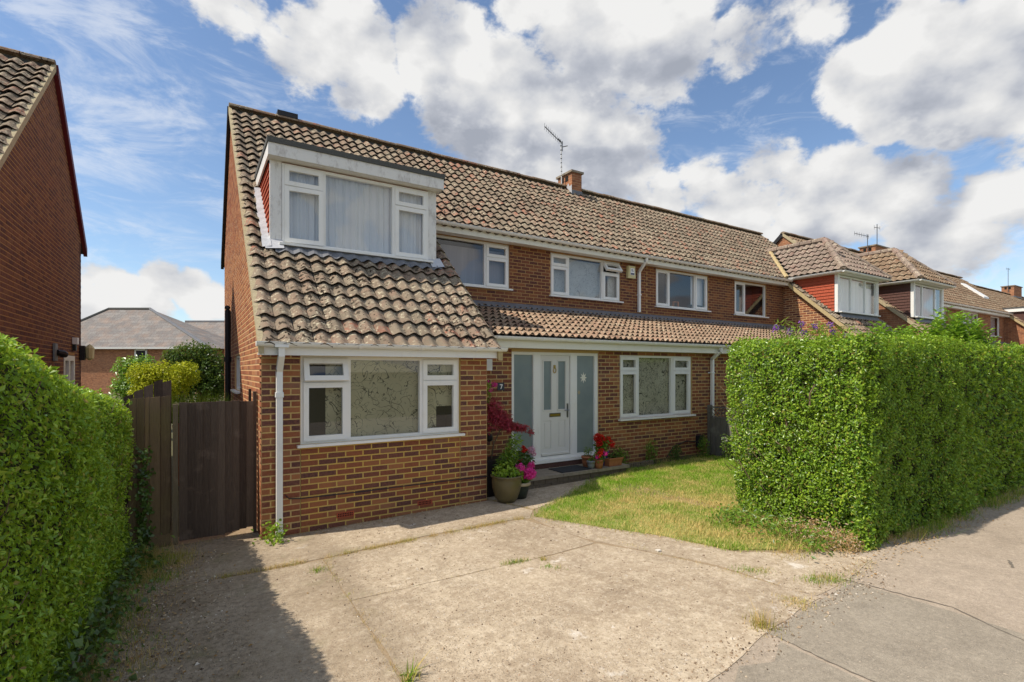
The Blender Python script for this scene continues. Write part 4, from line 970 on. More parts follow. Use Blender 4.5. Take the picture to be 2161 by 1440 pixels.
# --- door step
st = MB().box((4.62, 6.93, .02), (6.86, YM-.004, .205)).build('doorstep', 'stone_dark', hA)
for i in range(9):
    for j in range(2):
        x = 4.64+i*.245+(j % 2)*.12; MB().box((x, 6.915, .035+j*.085), (min(x+.235, 6.85), 6.932, .11+j*.085)).build('brick', 'stone_dark', st)
for i, (p, q) in enumerate(((4.58, 5.34), (5.35, 6.12), (6.13, 6.9))): MB().box((p, 6.875, .207), (q, YM-.06, .258)).build('paving_slab', 'stone', st)
MB().box((4.69, YM-.03, .259), (6.69, YM-.002, .344)).build('plinth', 'clay_brown', st)
# ---------- house B (the other half of the pair)
hB = thing('house', (19.93, 6.734, 0), 'brick house with a red tile-hung dormer, joined to the right side of the nearest house', 'house', 'row of brick houses')
winB = [dict(plane='upper', x0=10.68, x1=12.9, z0=3.77, z1=4.80, lights=[(10.68, 11.24, 3.77, 4.80, 'sash'), (11.24, 12.33, 3.77, 4.80, 'fixed'), (12.33, 12.9, 3.77, 4.80, 'sash')], inner=[(12.36, 12.9, 3.95, 4.8, 'white_blind')], label='upstairs window with a picture frame on its sill', glass='glass'),
        dict(plane='upper', x0=14.17, x1=15.85, z0=3.75, z1=4.79, lights=[(14.17, 14.73, 3.75, 4.79, 'sash'), (14.73, 15.85, 3.75, 4.79, 'fixed')], inner=[], label='upstairs window next to the red tile-hung dormer'),
        dict(plane='ext', x0=17.3, x1=19.5, z0=1.1, z1=2.2, lights=[(17.3, 18.4, 1.1, 2.2, 'sash'), (18.4, 19.5, 1.1, 2.2, 'fixed')], inner=[(17.3, 19.5, 1.1, 2.2, 'white_blind')]),
        dict(plane='main', x0=11.2, x1=13.4, z0=1.04, z1=2.33, lights=[(11.2, 12.3, 1.04, 2.33, 'fixed'), (12.3, 13.4, 1.04, 2.33, 'sash')], inner=[(11.2, 13.4, 1.04, 2.33, 'white_blind')])]
roofB = half(hB, 19.93, -1, dict(bricks=True, windows=winB, nbricks=300, ntiles=300, side_mortar='mortar_orange', side_brick='brick'))
m = MB().box((11.55, YU+.13, 3.80), (11.57, YU+.19, 3.98)); m.box((11.75, YU+.13, 3.80), (11.77, YU+.19, 3.98)); m.box((11.57, YU+.13, 3.80), (11.75, YU+.19, 3.82)); m.box((11.57, YU+.13, 3.96), (11.75, YU+.19, 3.98))
tag(m.build('picture_frame', 'terracotta'), 'small wooden picture frame standing on an upstairs windowsill', 'picture frame')
hip_dormer(hB, 17.0, 19.72, 8.02, 0, 'clay_red', 'white three-light window in the red tile-hung dormer', 'white_blind', ntiles=0, wx=(0, .3, .68, 1))
# ---------- pair C, stepped a little forward of the first pair
hC = thing('house', (20.6, 6.734, 0), 'orange brick house with a dark brown tile-hung dormer, second beyond the hedge', 'house', 'row of brick houses')
farwin = lambda p, q, k=2, pl='upper', z0=3.77, z1=4.80: dict(plane=pl, x0=p, x1=q, z0=z0, z1=z1, lights=[(p+(q-p)*i/k, p+(q-p)*(i+1)/k, z0, z1, 'fixed') for i in range(k)], inner=[(p, q, z0, z1, 'pink_curtain')])
half(hC, 20.6, 1, dict(wallmat='wall_far', bricks=False, tile=TILE_F, width=9.65, ntiles=0, windows=[farwin(24.3, 26.0), farwin(27.2, 28.9, 3), farwin(21.1, 23.2, 2, 'ext', 1.1, 2.2)]))
hip_dormer(hC, 20.85, 23.4, 8.02, 0, 'clay_brown', 'white window of the dark brown tile-hung dormer', 'pink_curtain', tile=TILE_F, wx=(0, .27, .73, 1))
hC2 = thing('house', (39.9, 6.734, 0), 'far orange brick house with a rooflight and a small-paned upstairs window', 'house', 'row of brick houses')
grid = dict(plane='upper', x0=30.9, x1=33.0, z0=3.75, z1=4.82, lights=[(30.9+.525*i, 30.9+.525*(i+1), 3.75+.535*j, 3.75+.535*(j+1), 'fixed') for i in range(4) for j in range(2)], inner=[(30.9, 33, 3.75, 4.8, 'pink_curtain')])
half(hC2, 39.9, -1, dict(wallmat='wall_far', bricks=False, tile=TILE_F, width=9.65, ntiles=0, windows=[grid, farwin(34.7, 36.1, 1)]))
rl = MB(); ry = 10.5; rl.prism([(36.9, ry, ZR(ry)+.05), (36.9, ry+1.0, ZR(ry+1.0)+.05), (36.9, ry+1.0, ZR(ry+1.0)+.14), (36.9, ry, ZR(ry)+.14)], (.8, 0, 0)); rl.build('rooflight', 'upvc', hC2)
chimney(hC2, 28.0, 29.6, 12.1, 12.8, 7.2, 8.06)
fdm = MB().box((37.1, 8.05, 3.87), (39.6, 9.6, 5.12)).build('dormer', 'clay_brown', hC2); MB().box((37.0, 7.95, 5.121), (39.7, 9.7, 5.30)).build('fascia', 'upvc', fdm); MB().box((36.98, 7.93, 5.301), (39.72, 9.9, 5.37)).build('flat_roof', 'felt', fdm)
hD = thing('house', (43.2, 6.734, 0), 'farthest brick house of the row, with a chimney at the photo edge', 'house', 'row of brick houses')
half(hD, 43.2, 1, dict(wallmat='wall_far', bricks=False, tile=TILE_F, width=14, ntiles=0, windows=[farwin(47, 48.8), farwin(50, 52)]))
chimney(hD, 51.4, 53.2, 12.1, 12.8, 7.2, 8.25)
hC.location.y -= .6; hC2.location.y -= .6
# ---------- neighbour on the left, its gable faces us
hN = thing('house', (-2.2, 6.734, 0), 'dark brick house on the left, seen by its blank gable and red bargeboard', 'house', 'row of brick houses')
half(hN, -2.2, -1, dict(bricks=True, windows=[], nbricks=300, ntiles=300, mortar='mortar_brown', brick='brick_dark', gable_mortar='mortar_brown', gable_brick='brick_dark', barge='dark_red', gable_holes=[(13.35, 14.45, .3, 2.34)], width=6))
dN = MB(); dN.box((-2.27, 13.36, .3), (-2.19, 13.47, 2.33)); dN.box((-2.27, 14.33, .3), (-2.19, 14.44, 2.33)); dN.box((-2.27, 13.47, 2.22), (-2.19, 14.33, 2.33)); dN.box((-2.27, 13.84, .3), (-2.19, 13.96, 2.22)); dnf = dN.build('side_door', 'upvc', hN)
for p, q in ((13.47, 13.84), (13.96, 14.33)): MB().box((-2.25, p, .3), (-2.24, q, 2.22)).build('pane', 'frosted_glass', dnf)

# ------------------------------------------------------------------ foliage helpers
def unit(a): return a/(np.linalg.norm(a, axis=1, keepdims=True)+1e-9)
def leafset(P, Nn, L, Wd, droop=.2, spread=.9):
    """folded leaf of two triangles at each point: P (n,3), outward normal Nn, length L and width Wd arrays"""
    n = len(P); L = np.broadcast_to(L, (n,)); Wd = np.broadcast_to(Wd, (n,))
    nn = unit(Nn+RNG.normal(0, spread*.55, (n, 3))); t = RNG.normal(0, 1, (n, 3)); t[:, 2] -= droop
    t = unit(t-nn*np.sum(t*nn, 1, keepdims=True)); b = np.cross(nn, t)
    t2 = unit(t+nn*RNG.uniform(-.1, .5, (n, 1)))
    base = P; tip = P+t2*L[:, None]; mid = P+t2*(L*.45)[:, None]+nn*(Wd*.22)[:, None]
    V = np.stack([base, mid-b*(Wd*.5)[:, None], tip, mid+b*(Wd*.5)[:, None]], 1).reshape(-1, 3)
    k = np.arange(n)[:, None]*4; F = np.concatenate([k+np.array([[0, 1, 2]]), k+np.array([[0, 2, 3]])], 1).reshape(-1, 3)
    return V, F
def merge(sets):
    Vs, Fs, o = [], [], 0
    for V, F in sets: Vs.append(V); Fs.append(F+o); o += len(V)
    return np.concatenate(Vs), np.concatenate(Fs)
def blades(P, H, Wd, lean=.35):
    n = len(P); a = RNG.uniform(0, 2*math.pi, n); d = np.stack([np.cos(a), np.sin(a), np.zeros(n)], 1); s = np.stack([-np.sin(a), np.cos(a), np.zeros(n)], 1)
    H = np.broadcast_to(H, (n,)); ln = RNG.normal(0, lean, n)
    tip = P+np.stack([d[:, 0]*H*ln, d[:, 1]*H*ln, H], 1); V = np.stack([P-s*Wd/2, P+s*Wd/2, tip], 1).reshape(-1, 3)
    return V, (np.arange(n)[:, None]*3+np.array([[0, 1, 2]]))
WK = np.random.default_rng(11).uniform(-1, 1, (22, 3))
def wob(a, b):
    b = b*2.3; o = 0
    for i, (p, q, ph) in enumerate(WK): f = 1.5*1.14**i; o = o+.018*f**-.5*np.sin(f*(p*a*1.3+q*b*1.6)+ph*9)
    return o
def gzv(x): return .018*np.clip(x-.69, 0, 6)

# ---- hedges: clipped privet, leaves over a twiggy dark core
def hedge(name, loc, label, prof, faces, core, leafmat, twigs, tips=None):
    h = thing(name, loc, label, 'hedge', 'clipped privet hedges')
    sets = []; tipsets = []
    for (fn, u0, u1, v0, v1, n, L, tipz) in faces:
        u = RNG.uniform(u0, u1, n); v = RNG.uniform(v0, v1, n); P, Nn = fn(u, v)
        dep = np.abs(RNG.normal(0, .06, n))-.025+.05*(np.sin(u*9.1+v*13)*np.sin(u*5.3-v*21+1) > .55); P = P-Nn*dep[:, None]+Nn*wob(u, v)[:, None]
        Ls = L*RNG.uniform(.6, 1.25, n)
        isn = RNG.random(n) < tipz
        if (~isn).sum(): sets.append(leafset(P[~isn], Nn[~isn]*1.0+np.array([0, 0, .25]), Ls[~isn], Ls[~isn]*.55))
        if isn.sum(): tipsets.append(leafset(P[isn]+Nn[isn]*.02, Nn[isn]+np.array([0, 0, .5]), Ls[isn], Ls[isn]*.5, droop=-.5))
    npmesh('foliage', *merge(sets), leafmat, h, kind='stuff')
    if tipsets: npmesh('young_shoots', *merge(tipsets), 'leaf_tip', h, kind='stuff')
    core.build('branchwork', 'twig_dark', h)
    for pts, r in twigs: MB().tube(pts, r, 5).build('branch', 'twig', h)
    return h
# left hedge, sloping down towards the gate
HY = np.array([.6, 1.8, 3.31, 3.7, 4.04, 4.69, 5.28, 6.31, 7.1]); HZ = np.array([2.50, 2.42, 2.28, 2.18, 2.11, 1.99, 1.90, 1.78, 1.70])
hz = lambda y: np.interp(y, HY, HZ); hx = lambda y: -.934+.0486*y
def Lface(u, v): z = v*hz(u); x = hx(u)-.20*np.clip((v-.86)/.14, 0, 1)**2+.04*np.sin(v*3); return np.stack([x, u, z], 1), np.tile([1., -.05, .05], (len(u), 1))
def Ltop(u, v): z = hz(u)-.10*np.clip((v-.7)/.3, 0, 1)**2; return np.stack([hx(u)-.05-.95*(1-v), u, z], 1), np.tile([.1, 0, 1.], (len(u), 1))
def Lend(u, v): return np.stack([hx(6.95)-u, np.full(len(u), 6.97), v*1.69], 1), np.tile([0, 1., 0], (len(u), 1))
core = MB()
for a, b in zip(HY[:-1], HY[1:]):
    za, zb = hz(a)-.09, hz(b)-.09; core.add([(hx(a)-.07, a, 0), (hx(b)-.07, b, 0), (hx(b)-.09, b, zb), (hx(a)-.09, a, za), (hx(a)-1., a, 0), (hx(b)-1., b, 0), (hx(b)-1., b, zb), (hx(a)-1., a, za)], [(0, 1, 2, 3), (3, 2, 6, 7), (4, 7, 6, 5), (1, 5, 6, 2), (0, 3, 7, 4)])
tw = []
for k in range(60):
    y = random.uniform(1.5, 6.9); z = random.uniform(.1, .85)*hz(y); x = hx(y)+.03; a = random.uniform(-.8, .8); l = random.uniform(.08, .22)
    tw.append(([(x-.06, y, z), (x+.01, y+l*.5*math.sin(a), z+l*.5), (x+.03, y+l*math.sin(a), z+l)], [.004, .003, .002]))
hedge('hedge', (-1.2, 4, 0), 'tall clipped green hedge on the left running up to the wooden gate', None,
      [(Lface, 1.4, 5.0, .02, 1, 33000, .038, .16), (Lface, 5.0, 7.0, .02, 1, 17000, .037, .16), (Ltop, 1.4, 7.0, 0, 1, 15000, .045, .6), (Lend, 0, .9, 0, 1, 1200, .055, .05)], core, 'leaf_privet_lit', tw)
# right hedge: thick end facing the drive in the sun, long side to the street in the shade
RX, RY0, RY1, RH = 6.22, 2.62, 4.35, 2.31
def Rend(u, v):
    z = gzv(np.full(len(u), 6.2))+v*RH; x = RX-.05+.28*(1-v)**2*.4-.10*np.sin(v*2.4)-.0*u
    x = x+.22*np.clip((u-3.6)/.75, 0, 1)**2; x += .10*np.clip((v-.93)/.07, 0, 1)**2; return np.stack([x, u, z], 1), np.tile([-1., -.08, .05], (len(u), 1))
def Rstreet(u, v): z = .1+v*RH; y = RY0-.02-.05*np.sin(v*2.6)+.09*np.clip((v-.93)/.07, 0, 1)**2; return np.stack([u, y, z], 1), np.tile([0, -1., .05], (len(u), 1))
def Rcorner(u, v): a = u*math.pi/2; return np.stack([RX+.03-.12*np.cos(a), RY0+.08-.12*np.sin(a), .1+v*RH], 1), np.stack([-np.cos(a), -np.sin(a), 0*a], 1)
def Rback(u, v): return np.stack([u+.15, RY1-.05+0*u, .1+v*RH], 1), np.tile([0, 1., .05], (len(u), 1))
def Rtop(u, v): z = .1+RH-.02-.06*np.clip((np.abs(v-.5)-.4)/.1, 0, 1)**2; return np.stack([u, RY0+.03+(RY1-RY0)*v, z], 1), np.tile([0, 0, 1.], (len(u), 1))
core = MB().box((RX+.22, RY0+.16, .08), (26, RY1-.25, .1+RH-.14))
tw = [([(6.16, 3.45, 1.05), (6.13, 3.47, 1.35), (6.12, 3.52, 1.75), (6.13, 3.53, 2.05)], [.016, .014, .011, .008]), ([(6.18, 3.45, 1.05), (6.10, 3.55, 1.12), (6.08, 3.63, 1.18)], [.009, .007, .004]),
      ([(6.10, 3.18, 1.62), (6.08, 3.17, 1.75), (6.09, 3.12, 1.86)], [.010, .009, .006]), ([(6.2, 4.05, 1.05), (6.11, 4.12, 1.2), (6.10, 4.15, 1.3)], [.01, .008, .004]), ([(6.2, 4.0, .6), (6.12, 4.05, .75), (6.1, 4.1, .85)], [.008, .006, .004])]
for k in range(70):
    y = random.uniform(2.7, 4.3); z = random.uniform(.15, 2.1); a = random.uniform(-1, 1); l = random.uniform(.06, .2)
    tw.append(([(6.2, y, z), (6.12, y+l*.5*math.sin(a), z+l*.5), (6.09, y+l*math.sin(a), z+l)], [.005, .004, .002]))
hedge('hedge', (10, 3.5, 0), 'big clipped hedge on the right with a sunlit end above the lawn', None,
      [(Rend, RY0, RY1, .0, 1, 26000, .039, .2), (Rstreet, RX-.06, 9, .0, 1, 33000, .039, .06), (Rcorner, 0, 1, 0, 1, 5200, .039, .1), (Rback, RX, 8.5, 0, 1, 5000, .06, .1), (Rstreet, 9, 13, .0, 1, 15000, .06, .06), (Rstreet, 13, 26, 0, 1, 16000, .075, .06), (Rtop, RX, 10, 0, 1, 15000, .05, .6), (Rtop, 10, 26, 0, 1, 14000, .075, .6)], core, 'leaf_privet', tw)

# stray shoots standing out of the clipped tops
def stray(par, pts, m):
    V = []
    for (x, y, z) in pts:
        l = random.uniform(.05, .16); dx, dy = random.gauss(0, .03), random.gauss(0, .03); P = np.array([[x+dx*t, y+dy*t, z+l*t] for t in np.linspace(.1, 1, 6)]); d = unit(RNG.normal(0, 1, (6, 3))+np.array([0, 0, .6])); V.append(leafset(P, d, .035, .018))
    npmesh('stray_shoots', *merge(V), m, par, kind='stuff')
HL = [o for o in COL.objects if o.name.startswith('hedge')]
stray(HL[0], [(hx(y)-.35-.55*random.random(), y, float(hz(y))-.03) for y in np.random.default_rng(3).uniform(1.6, 6.9, 170)], 'leaf_tip')
stray(HL[1], [(random.uniform(6.2, 9.5) if k % 2 else random.uniform(9.5, 20), random.uniform(RY0, RY1), .1+RH-.03) for k in range(260)], 'leaf_tip')
# ---- grass
def inpoly(x, y, poly):
    c = np.zeros(len(x), bool); n = len(poly)
    for i in range(n):
        x0, y0 = poly[i]; x1, y1 = poly[i-1]; m = ((y0 > y) != (y1 > y)) & (x < (x1-x0)*(y-y0)/(y1-y0+1e-12)+x0); c ^= m
    return c
LP = [(3.86, 5.64), (4.25, 4.86), (4.66, 4.15), (4.92, 3.38), (5.4, 3.05), (6.0, 2.72), (6.6, 2.72), (6.6, 4.4), (9.8, 4.6), (9.8, 7.2), (6.9, 7.08), (5.85, 6.74), (4.55, 6.05)]
n = 150000; x = RNG.uniform(3.8, 9.9, n); y = RNG.uniform(2.6, 7.25, n); edge = RNG.normal(0, .05, (2, n)); k = inpoly(x+edge[0], y+edge[1], LP); x, y = x[k], y[k]
P = np.stack([x, y, gzv(x)+.01], 1); tall = np.clip((x-5.2)/1.2, 0, 1)*np.clip((4.6-y)/1.4, 0, 1)
cl = .6+.8*np.clip(.5+.5*np.sin(x*7+np.sin(y*5)*2)*np.sin(y*8+1.3*np.sin(x*6)), 0, 1)
tag(npmesh('lawn_grass', *blades(P, RNG.uniform(.018, .052, len(P))*(1+1.6*tall)*cl, .0065, .7), 'grass_lawn', kind='stuff'), 'short patchy green and straw-coloured grass of the front lawn', 'grass')
def tuft(cx, cy, n, r, h, w=.005, lean=.6, ax=0, ay=0):
    t = RNG.normal(0, 1, (n, 2)); s = RNG.uniform(-1, 1, n); x = cx+t[:, 0]*r+s*ax; y = cy+t[:, 1]*r+s*ay
    return blades(np.stack([x, y, gzv(x)-.005], 1), RNG.uniform(.35, 1.1, n)*h, w, lean)
def weed(name, label, sets, m='grass_weed', cat='weed'):
    tag(npmesh(name, *merge(sets), m), label, cat, 'weeds on the drive')
# the large tufts one can tell apart
weed('grass_tuft', 'dry upright grass tuft at the edge of the asphalt patch', [tuft(3.70, 2.30, 90, .035, .17, .006, .5), tuft(3.72, 2.28, 160, .08, .05)], 'grass_dry')
weed('grass_tuft', 'flat dark green grass tuft on the drive below the hedge', [tuft(4.63, 2.95, 420, .05, .035, ax=.10, ay=-.1)])
weed('grass_tuft', 'wide yellowing grass tuft where the drive meets the pavement', [tuft(4.97, 2.47, 520, .06, .05, ax=.16, ay=-.06)])
weed('grass_tuft', 'sprawling pale grass tuft beside the asphalt patch', [tuft(4.30, 2.36, 380, .075, .035, lean=1.2)], 'grass_dry')
weed('grass_tuft', 'small green weed near the front of the shadow on the drive', [tuft(1.06, 5.38, 160, .045, .05)])
weed('grass_tuft', 'green weed sprouting at the bottom edge of the photo', [tuft(1.20, 3.17, 40, .03, .12, .012, .8)])
weed('grass_tuft', 'grass tuft in the middle joint of the drive', [tuft(2.82, 4.43, 280, .03, .045, ax=.13, ay=-.03), tuft(3.1, 4.33, 120, .025, .04)])
weed('grass_tuft', 'small grass tuft just below the middle joint of the drive', [tuft(3.06, 4.1, 120, .03, .04, ax=.05, ay=-.08)])
weed('leafy_weed', 'leafy green weed at the foot of the white downpipe', [leafset(np.stack([RNG.normal(.80, .07, 130), RNG.normal(6.55, .08, 130), RNG.uniform(.0, .22, 130)], 1), np.tile([0, -.5, .8], (130, 1)), .05, .034)], 'leaf_lime')
# everything too small to count, growing along the joints and edges
S_ = []
def along(p, q, n, r, h, m=.0):
    t = RNG.uniform(0, 1, n)**1; clump = (np.sin(t*37+p[0]*9)+np.sin(t*91+1)+np.sin(t*17)) > -.35; t = t[clump]
    x = p[0]+(q[0]-p[0])*t+RNG.normal(0, r, len(t)); y = p[1]+(q[1]-p[1])*t+RNG.normal(0, r, len(t))
    return blades(np.stack([x, y, gzv(x)-.012], 1), RNG.uniform(.3, 1, len(t))*h, .005, .8)
S_ += [along((.2, 5.72), (3.75, 5.66), 4600, .03, .055), along((1.17, 3.0), (1.17, 5.66), 1500, .03, .035), along((1.2, 4.52), (3.3, 4.38), 350, .012, .03), along((3.8, 5.6), (4.57, 2.35), 1200, .025, .035), along((3.8, 6.89), (5.85, 6.80), 200, .02, .04), along((3.82, 6.70), (4.06, 5.9), 420, .02, .045),
       along((.7, 6.70), (3.75, 6.71), 380, .015, .04), along((-.3, 7.0), (.6, 7.02), 260, .04, .05), along((4.9, 2.33), (5.9, 2.45), 500, .05, .04), along((3.95, 5.5), (4.95, 3.4), 900, .04, .05)]
tag(npmesh('joint_weeds', *merge(S_), 'grass_dry', kind='stuff'), 'dry grass and weeds along the joints of the concrete drive', 'weeds')
S_ = [along((-.52, 6.9), (-.60, 3.3), 5200, .13, .10), along((-.45, 6.95), (-.30, 5.9), 1600, .09, .11), along((-.5, 4.9), (-.2, 4.6), 350, .05, .05)]
tag(npmesh('verge_grass', *merge(S_), 'grass_weed', kind='stuff'), 'straggly grass along the foot of the left hedge', 'grass')
S_ = [along((-.6, 6.9), (-.05, 6.5), 1900, .12, .11), along((-.4, 6.2), (-.1, 5.9), 700, .1, .07), tuft(-.12, 6.35, 260, .08, .06), tuft(-.3, 4.4, 260, .1, .05, ax=.15), along((-.5, 6.5), (-.45, 3.4), 2600, .16, .07), along((-.62, 4.6), (-.5, 3.5), 500, .06, .07), along((5.2, 3.0), (7.0, 2.55), 1800, .09, .10), along((6.9, 2.52), (14, 2.5), 900, .05, .06)]
tag(npmesh('dry_grass', *merge(S_), 'grass_dry', kind='stuff'), 'straw-coloured grass at the foot of both hedges', 'grass')
S_ = [along((6.9, 2.5), (14, 2.48), 4200, .07, .16), along((6.0, 2.75), (5.9, 4.2), 1500, .10, .16), along((7.0, 7.2), (9.6, 7.15), 1500, .10, .16)]
tag(npmesh('long_grass', *merge(S_), 'grass_weed', kind='stuff'), 'long green grass under the right hedge and along the house bed', 'grass')
# ivy and fallen leaves at the hedge foot
n = 1100; y = RNG.uniform(3.3, 6.8, n); P = np.stack([hx(y)+np.abs(RNG.normal(0, .14, n))*1.0, y, np.abs(RNG.normal(0, .16, n))], 1)
tag(npmesh('ivy', *leafset(P, np.tile([.7, 0, .7], (n, 1)), RNG.uniform(.03, .07, n), RNG.uniform(.03, .06, n)), 'leaf_ivy', kind='stuff'), 'dark ivy creeping along the foot of the left hedge', 'ivy')
n = 1100; P = np.stack([RNG.uniform(-.8, .2, n), RNG.uniform(3.2, 6.9, n), np.full(n, .008)], 1); P[:, 0] = -.75+np.abs(RNG.normal(0, .45, n))
n2 = 650; P2 = np.stack([RNG.uniform(5.2, 11, n2), RNG.normal(2.45, .12, n2), np.full(n2, .105)], 1); P2[:, 2] = gzv(P2[:, 0])+.006
P3 = np.stack([RNG.uniform(.9, 3.6, 160), RNG.normal(6.62, .05, 160), np.full(160, .03)], 1); P3[:, 2] = gzv(P3[:, 0])+.006; PP = np.concatenate([P, P2, P3])
tag(npmesh('fallen_leaves', *leafset(PP, np.tile([0, 0, 3.], (len(PP), 1)), RNG.uniform(.015, .04, len(PP)), RNG.uniform(.012, .025, len(PP))), 'dry_leaf', kind='stuff'), 'dry fallen leaves and clippings along the hedges', 'leaves')
n = 1500; P = np.stack([RNG.normal(6.0, .16, n), RNG.uniform(2.6, 3.3, n), np.abs(RNG.normal(0, .10, n))+.09], 1)
tag(npmesh('dead_clippings', *leafset(P, np.tile([-.5, -.5, .7], (n, 1)), .04, .012), 'dry_leaf', kind='stuff'), 'brown dead twigs under the corner of the right hedge', 'twigs')
n = 1400; P = np.stack([RNG.normal(5.9, .22, n), RNG.uniform(2.75, 4.2, n), np.abs(RNG.normal(0, .09, n))+.09], 1)
tag(npmesh('hedge_weeds', *leafset(P, np.tile([-.4, -.3, .9], (n, 1)), RNG.uniform(.03, .08, n), RNG.uniform(.02, .035, n)), 'leaf_plant', kind='stuff'), 'leafy weeds in front of the sunlit hedge end', 'weeds')
# loose grit over the drive and along the edge of the pavement
n = 5200; gx = RNG.uniform(-.6, 5.6, n); gy = RNG.uniform(2.0, 6.6, n); m1 = RNG.random(n) < .35; gx[m1] = np.abs(RNG.normal(0, .5, m1.sum()))-.6; m2 = (~m1) & (RNG.random(n) < .35); gy[m2] = 2.2+RNG.normal(0, .09, m2.sum())+.03*(gx[m2]-3)
keep = (gx < .69) | (gy < 6.6); keep &= ~inpoly(gx, gy, LP); gx, gy = gx[keep], gy[keep]; n = len(gx); sz = RNG.uniform(.004, .011, n)*np.where(RNG.random(n) < .06, 1.8, 1)
tet = np.array([[1, 0, 0], [-.5, .87, 0], [-.5, -.87, 0], [0, 0, .9]]); an = RNG.uniform(0, 6.28, n); ca, sa = np.cos(an), np.sin(an)
V = np.stack([np.stack([gx+sz*(ca*t[0]-sa*t[1]), gy+sz*(sa*t[0]+ca*t[1]), gzv(gx)+.001+sz*t[2]], 1) for t in tet], 1).reshape(-1, 3)
k4 = np.arange(n)[:, None]*4; tag(npmesh('loose_grit', V, np.concatenate([k4+np.array([[0, 1, 3]]), k4+np.array([[1, 2, 3]]), k4+np.array([[2, 0, 3]])], 1).reshape(-1, 3), 'grit', kind='stuff'), 'loose grit and small stones scattered over the concrete drive', 'grit')
tw_ = MB().tube([(1.29, 4.03, .006), (1.35, 3.97, .008), (1.40, 3.87, .006), (1.425, 3.79, .006)], .0055, 5); tag(tw_.build('stick', 'dry_twig'), 'thin brown stick lying on the concrete drive', 'stick')
tag(MB().prism([(4.24, 3.80, .068), (4.29, 3.80, .068), (4.30, 3.84, .068), (4.25, 3.85, .068)], (0, 0, .012)).build('litter', 'litter'), 'white scrap lying on the drive near the lawn', 'litter')
tag(MB().prism([(-.74, 4.48, .03), (-.66, 4.46, .05), (-.66, 4.53, .06), (-.73, 4.54, .03)], (0, 0, .01)).build('litter', 'litter'), 'pale scrap of paper under the left hedge', 'litter')

# ------------------------------------------------------------------ gate and fences
GY = 7.10
gate = thing('garden_gate', (.24, GY, 0), 'dark brown boarded side gate between the hedge and the house', 'gate')
xs = np.linspace(-.145, .628, 11)
for i in range(10):
    w0, w1 = xs[i]+.002, xs[i+1]+.012; dy = random.uniform(-.004, .004); tp = 1.648+random.uniform(-.008, .008)-.0*i; bt = .03+.06*max(0, (i-5)/5)
    MB().prism([(w0, GY+dy, bt), (w1-.006, GY+dy-.012, bt), (w1-.006, GY+dy-.012, tp), (w0, GY+dy, tp)], (0, .02, 0)).build('board', 'gate_wood', gate)
for z in (.3, 1.35): MB().box((-.13, GY+.022, z), (.62, GY+.07, z+.09)).build('rail', 'gate_wood', gate)
MB().box((-.205, GY-.035, 0), (-.152, GY+.06, 1.63)).build('gate_post', 'post_wood', gate); MB().box((.632, GY-.01, 0), (.672, GY+.07, 1.76)).build('gate_post', 'gate_wood', gate)
MB().box((.59, GY+.10, 1.5), (.62, GY+.14, 1.79)).build('batten', 'gate_wood', gate)
fp = thing('fence_panel', (-.4, GY, 0), 'short weathered board fence left of the gate with ivy on it', 'fence')
xb = [-.62, -.545, -.47, -.425, -.325, -.225]
for i in range(5): MB().prism([(xb[i]+.003, GY-.01*(i % 2), .02+.1*(i == 3)), (xb[i+1]-.001, GY-.012-.01*(i % 2), .02+.1*(i == 3)), (xb[i+1]-.001, GY-.012-.01*(i % 2), 1.715+.004*i), (xb[i]+.003, GY-.01*(i % 2), 1.70+.004*i)], (0, .02, 0)).build('board', 'fence_wood', fp)
MB().box((-.6, GY+.03, 1.3), (-.23, GY+.07, 1.39)).build('rail', 'fence_wood', fp); MB().box((-.44, GY-.045, .0), (-.215, GY-.024, .14)).build('gravel_board', 'fence_wood', fp)
bf = thing('fence_panel', (-.5, 7.75, 0), 'broken dark fence piece sloping behind the boards beside the gate', 'fence')
for i, (x, z) in enumerate(((-.72, 1.70), (-.62, 1.76), (-.52, 1.82), (-.42, 1.88), (-.33, 1.87))): MB().prism([(x, 7.75, 0), (x+.092, 7.75, 0), (x+.092, 7.75, z+.035), (x, 7.75, z)], (0, .02, 0)).build('board', 'gate_wood', bf)
n = 260; P = np.stack([RNG.normal(-.47, .035, n), np.full(n, GY-.02)-np.abs(RNG.normal(0, .02, n)), RNG.uniform(0, 1, n)**1.3*1.15], 1); tag(npmesh('ivy', *leafset(P, np.tile([0, -1., .2], (n, 1)), .05, .045), 'leaf_ivy'), 'strand of dark ivy climbing the fence boards', 'ivy')
tf = thing('trellis_fence', (9.9, 6, 0), 'grey boarded fence with a lattice top between house and hedge', 'fence')
for i in range(20): y = 7.36-.145*i; MB().box((9.89, y-.14, .05), (9.91, y-.003, .95+random.uniform(-.004, .004))).build('board', 'grey_wood', tf)
for y in (7.40, 5.5): MB().box((9.86, y-.08, .0), (9.94, y, 1.24)).build('post', 'grey_wood', tf)
MB().box((9.88, 4.5, .955), (9.92, 7.315, .985)).build('rail', 'grey_wood', tf); MB().box((9.88, 4.5, 1.18), (9.92, 7.315, 1.21)).build('rail', 'grey_wood', tf)
for i in range(26):
    for sg in (1, -1):
        y = 7.3-.09*i; MB().prism([(9.895+.006*sg, y, .985), (9.895+.006*sg, y-.018, .985), (9.895+.006*sg, y-.018-sg*.19, 1.18), (9.895+.006*sg, y-sg*.19, 1.18)], (.005, 0, 0)).build('lattice_lath', 'grey_wood', tf)

